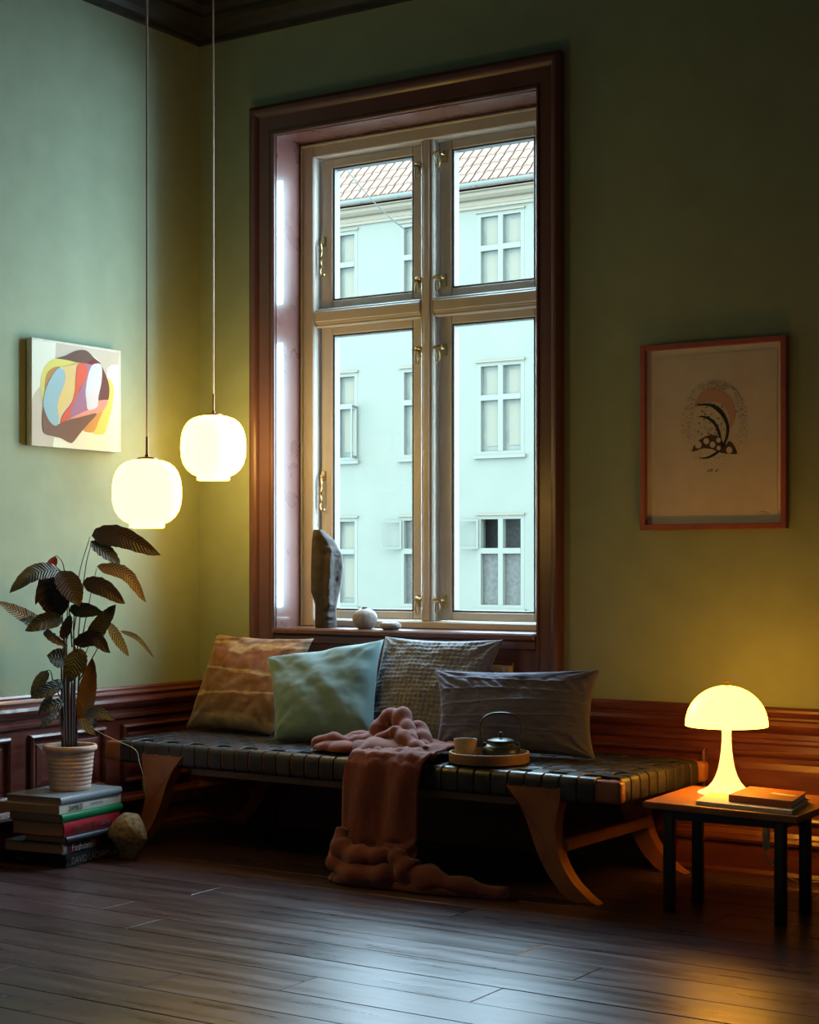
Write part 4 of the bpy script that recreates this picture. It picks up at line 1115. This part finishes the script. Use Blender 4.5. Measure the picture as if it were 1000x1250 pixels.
def leaf_mat(name, base, vein, rough=.42, dens=30.0, amt=(.38, .62), trans=.0):
    m = mat(name, base, rough, .4)
    nt, N, L, b = nodes(m)
    uv = N.new('ShaderNodeUVMap'); uv.uv_map = 'UVMap'
    s = N.new('ShaderNodeSeparateXYZ'); L.new(uv.outputs[0], s.inputs[0])
    ab = N.new('ShaderNodeMath'); ab.operation = 'ABSOLUTE'
    L.new(s.outputs['Y'], ab.inputs[0])
    m1 = N.new('ShaderNodeMath'); m1.operation = 'MULTIPLY_ADD'; m1.inputs[1].default_value = -.22
    L.new(ab.outputs[0], m1.inputs[0]); L.new(s.outputs['X'], m1.inputs[2])
    m2 = N.new('ShaderNodeMath'); m2.operation = 'MULTIPLY'; m2.inputs[1].default_value = dens * 2.2
    L.new(m1.outputs[0], m2.inputs[0])
    si = N.new('ShaderNodeMath'); si.operation = 'SINE'; L.new(m2.outputs[0], si.inputs[0])
    mr = N.new('ShaderNodeMapRange'); mr.inputs['From Min'].default_value = -1
    L.new(si.outputs[0], mr.inputs['Value'])
    cr = N.new('ShaderNodeValToRGB'); cr.color_ramp.elements[0].position = amt[0]; cr.color_ramp.elements[1].position = amt[1]
    cr.color_ramp.elements[0].color = (*base, 1); cr.color_ramp.elements[1].color = (*vein, 1)
    L.new(mr.outputs[0], cr.inputs[0]); L.new(cr.outputs[0], b.inputs['Base Color'])
    bp = N.new('ShaderNodeBump'); bp.inputs['Strength'].default_value = .5; bp.inputs['Distance'].default_value = .003
    L.new(mr.outputs[0], bp.inputs['Height']); L.new(bp.outputs[0], b.inputs['Normal'])
    return m
LM = {'dark': leaf_mat('leaf_brown', (.030, .017, .012), (.050, .030, .021)), 'green': leaf_mat('leaf_green', (.013, .018, .008), (.024, .029, .012)),
      'purple': leaf_mat('leaf_purple', (.020, .010, .012), (.032, .014, .018)), 'magenta': leaf_mat('leaf_magenta', (.22, .02, .045), (.30, .045, .07)),
      'pale': leaf_mat('leaf_silver', (.07, .07, .06), (.40, .40, .36)), 'tan': leaf_mat('leaf_tan', (.15, .085, .05), (.34, .25, .18)),
      'olive': leaf_mat('leaf_olive', (.035, .030, .010), (.055, .043, .016)), 'amber': leaf_mat('leaf_amber', (.13, .06, .010), (.17, .08, .014)), 'grey': leaf_mat('leaf_slate', (.018, .025, .023), (.030, .038, .035))}
def wall_d(u): return 5.642 / abs(ray(u, 690).x)
def leaf(b_, t_, wpx, kind, db=7.5, dt=None, roll=0.0, droop=.03, fold=.25, mid=None):
    dt = db if dt is None else dt
    B = at_d(b_[0], b_[1], min(db, wall_d(b_[0]) - .05)); T = at_d(t_[0], t_[1], min(dt, wall_d(t_[0]) - .05))
    M = (B + T) / 2 if mid is None else at_d(mid[0], mid[1], min((db + dt) / 2, wall_d(mid[0]) - .05))
    w_ = wpx * 7.5 / F_PX / 2
    view = (CAM - M).normalized()
    me_pts = smooth_path([B, M, T], 8)
    n = len(me_pts) - 1
    bm = bmesh.new(); uvl = bm.loops.layers.uv.new('UVMap')
    rows = []; uvs = {}
    ln = (T - B).length
    for i, p in enumerate(me_pts):
        t = i / n
        ax = (me_pts[min(i + 1, n)] - me_pts[max(i - 1, 0)]).normalized()
        side = ax.cross(view).normalized()
        nrm = side.cross(ax).normalized()
        if nrm.dot(view) < 0: nrm = -nrm
        side = Matrix.Rotation(roll, 3, ax) @ side; nrm = Matrix.Rotation(roll, 3, ax) @ nrm
        wd = w_ * (math.sin(math.pi * min(1, t ** .78)) ** .62 if 0 < t < 1 else 0) * (1.0 if t < .92 else .9)
        row = []
        for q in (-1, -.66, -.33, 0, .33, .66, 1):
            cr_ = 1 + .04 * math.sin(t * 40 + q * 3)
            pt_ = p + side * q * wd * cr_ + nrm * (abs(q) * wd * fold - droop * (2 * t - 1) ** 2 * ln + .004 * math.sin(t * 34 - abs(q) * 4) * abs(q))
            v = bm.verts.new(pt_ - PO); uvs[v] = (t * ln / .17, q); row.append(v)
        rows.append(row)
    for A, C in zip(rows, rows[1:]):
        for k in range(6):
            bm.faces.new((A[k], A[k + 1], C[k + 1], C[k]))
    for f in bm.faces:
        for lp in f.loops: lp[uvl].uv = uvs[lp.vert]
    return finish('leaf', bm, LM[kind], pl_, smooth='all')
stem_m = mat('stem_maroon', (.035, .014, .012), .45); stem_g = mat('stem_green', (.05, .05, .03), .5); stem_pale = mat('stem_pale', (.42, .40, .34), .6)
def stem(pts, r0, r1, m=None, d=7.52):
    P3 = [at_d(p[0], p[1], min(p[2] if len(p) > 2 else d, wall_d(p[0]) - .05)) - PO for p in pts]
    sp = smooth_path(P3, 6); n = len(sp)
    bm = bmesh.new(); tube(bm, sp, [r0 + (r1 - r0) * i / (n - 1) for i in range(n)], 7)
    finish('stem', bm, m or stem_m, pl_, smooth='all')
# canes from the soil
for i, (ub, ut, vt, r_) in enumerate(((77, 75, 800, .009), (80, 78, 780, .010), (83, 84, 815, .011), (86, 88, 830, .012), (89, 92, 790, .010), (92, 97, 815, .008), (82, 81, 760, .007), (90, 90, 760, .006), (87, 95, 850, .010), (79, 76, 850, .010))):
    stem([(ub, 914, 7.47 + .02 * i), ((ub + ut) / 2, (914 + vt) / 2, 7.47 + .02 * i), (ut, vt, 7.47 + .02 * i)], r_, r_ * .45)
# petioles
for p in ([(92, 800), (90, 760), (97, 700), (110, 655)], [(94, 800), (98, 750), (105, 690), (112, 662)], [(95, 810), (102, 770), (110, 730), (118, 694)],
          [(88, 780), (84, 740), (79, 700), (76, 686), (69, 678)], [(90, 770), (97, 730), (100, 712)], [(82, 780), (82, 730), (80, 696)], [(78, 780), (76, 745), (74, 698)],
          [(80, 800), (78, 770), (72, 752)], [(96, 830), (104, 800), (110, 784)], [(97, 830), (120, 790), (133, 762)], [(78, 860), (66, 835), (62, 820), (58, 818)],
          [(88, 790), (86, 765), (84, 747)], [(78, 800), (77, 790), (79, 803)], [(92, 860), (97, 870), (102, 876)], [(78, 880), (77, 860), (76, 848)], [(76, 900), (73, 880), (70, 868)]):
    stem([(a, b, 7.46) for a, b in p], .0034, .0016, stem_g if p[0][1] > 805 else stem_m)
leaf((110, 655), (194, 678), 27, 'dark', 7.40, 7.30, .25, .05, .18, mid=(148, 655))
leaf((111, 660), (147, 689), 20, 'olive', 7.46, 7.44, -.5, .03)
leaf((117, 692), (177, 735), 17, 'tan', 7.40, 7.32, .3, .04, .35, mid=(154, 700))
leaf((100, 712), (152, 737), 22, 'dark', 7.38, 7.30, .2, .03, .2, mid=(126, 717))
leaf((74, 696), (97, 739), 30, 'dark', 7.36, 7.28, -.3, .04, .2)
leaf((75, 695), (12, 722), 21, 'green', 7.38, 7.20, .3, .04, .22, mid=(42, 700))
leaf((64, 704), (70, 755), 42, 'purple', 7.44, 7.40, .1, .03, .12)
leaf((68, 678), (43, 738), 15, 'magenta', 7.50, 7.44, .2, .02, .2)
leaf((84, 746), (125, 748), 19, 'green', 7.36, 7.30, .3, .04, .2, mid=(104, 744))
leaf((62, 770), (-2, 734), 17, 'pale', 7.40, 7.18, .2, .03, .25)
leaf((78, 757), (24, 756), 12, 'grey', 7.38, 7.24, .5, .03)
leaf((78, 757), (32, 770), 21, 'green', 7.34, 7.22, -.2, .05, .2, mid=(54, 758))
leaf((52, 768), (82, 789), 13, 'tan', 7.40, 7.40, .6, .04, .4)
leaf((106, 787), (141, 738), 21, 'olive', 7.44, 7.40, -.2, .02, .22)
leaf((90, 788), (133, 797), 21, 'dark', 7.36, 7.28, .4, .05, .25, mid=(115, 778))
leaf((92, 792), (100, 822), 24, 'amber', 7.46, 7.44, .2, .03)
leaf((132, 760), (157, 801), 13, 'pale', 7.42, 7.36, .1, .02, .3)
leaf((146, 770), (188, 803), 6, 'pale', 7.42, 7.36, .1, .03, .3, mid=(168, 779))
leaf((80, 806), (58, 800), 24, 'green', 7.42, 7.36, .2, .03)
leaf((94, 795), (84, 833), 23, 'grey', 7.34, 7.30, .1, .04, .2)
leaf((58, 818), (38, 850), 15, 'grey', 7.40, 7.32, .3, .03)
leaf((78, 832), (38, 852), 17, 'grey', 7.38, 7.28, -.2, .04)
leaf((64, 847), (46, 873), 9, 'grey', 7.40, 7.34, .2, .02)
leaf((78, 856), (52, 868), 15, 'olive', 7.44, 7.38, .2, .03)
leaf((72, 868), (48, 889), 9, 'grey', 7.40, 7.32, .2, .03)
leaf((100, 882), (113, 803), 22, 'amber', 7.42, 7.40, .1, -.02, .28)
leaf((101, 874), (139, 879), 14, 'pale', 7.38, 7.28, .2, .05, .2, mid=(120, 869))
leaf((98, 877), (116, 897), 12, 'pale', 7.36, 7.28, .1, .03, .2)
leaf((116, 888), (113, 872), 8, 'grey', 7.40, 7.42, .1, .02)
leaf((76, 780), (86, 750), 14, 'dark', 7.46, 7.44, .3, .02)
stem([(104, 880, 7.35), (118, 892, 7.28), (142, 904, 7.22), (165, 915, 7.18), (170, 930, 7.17), (176, 950, 7.16)], .0016, .0016, stem_pale)
leaf((175, 946), (178, 972), 4, 'pale', 7.16, 7.15, .1, .02)
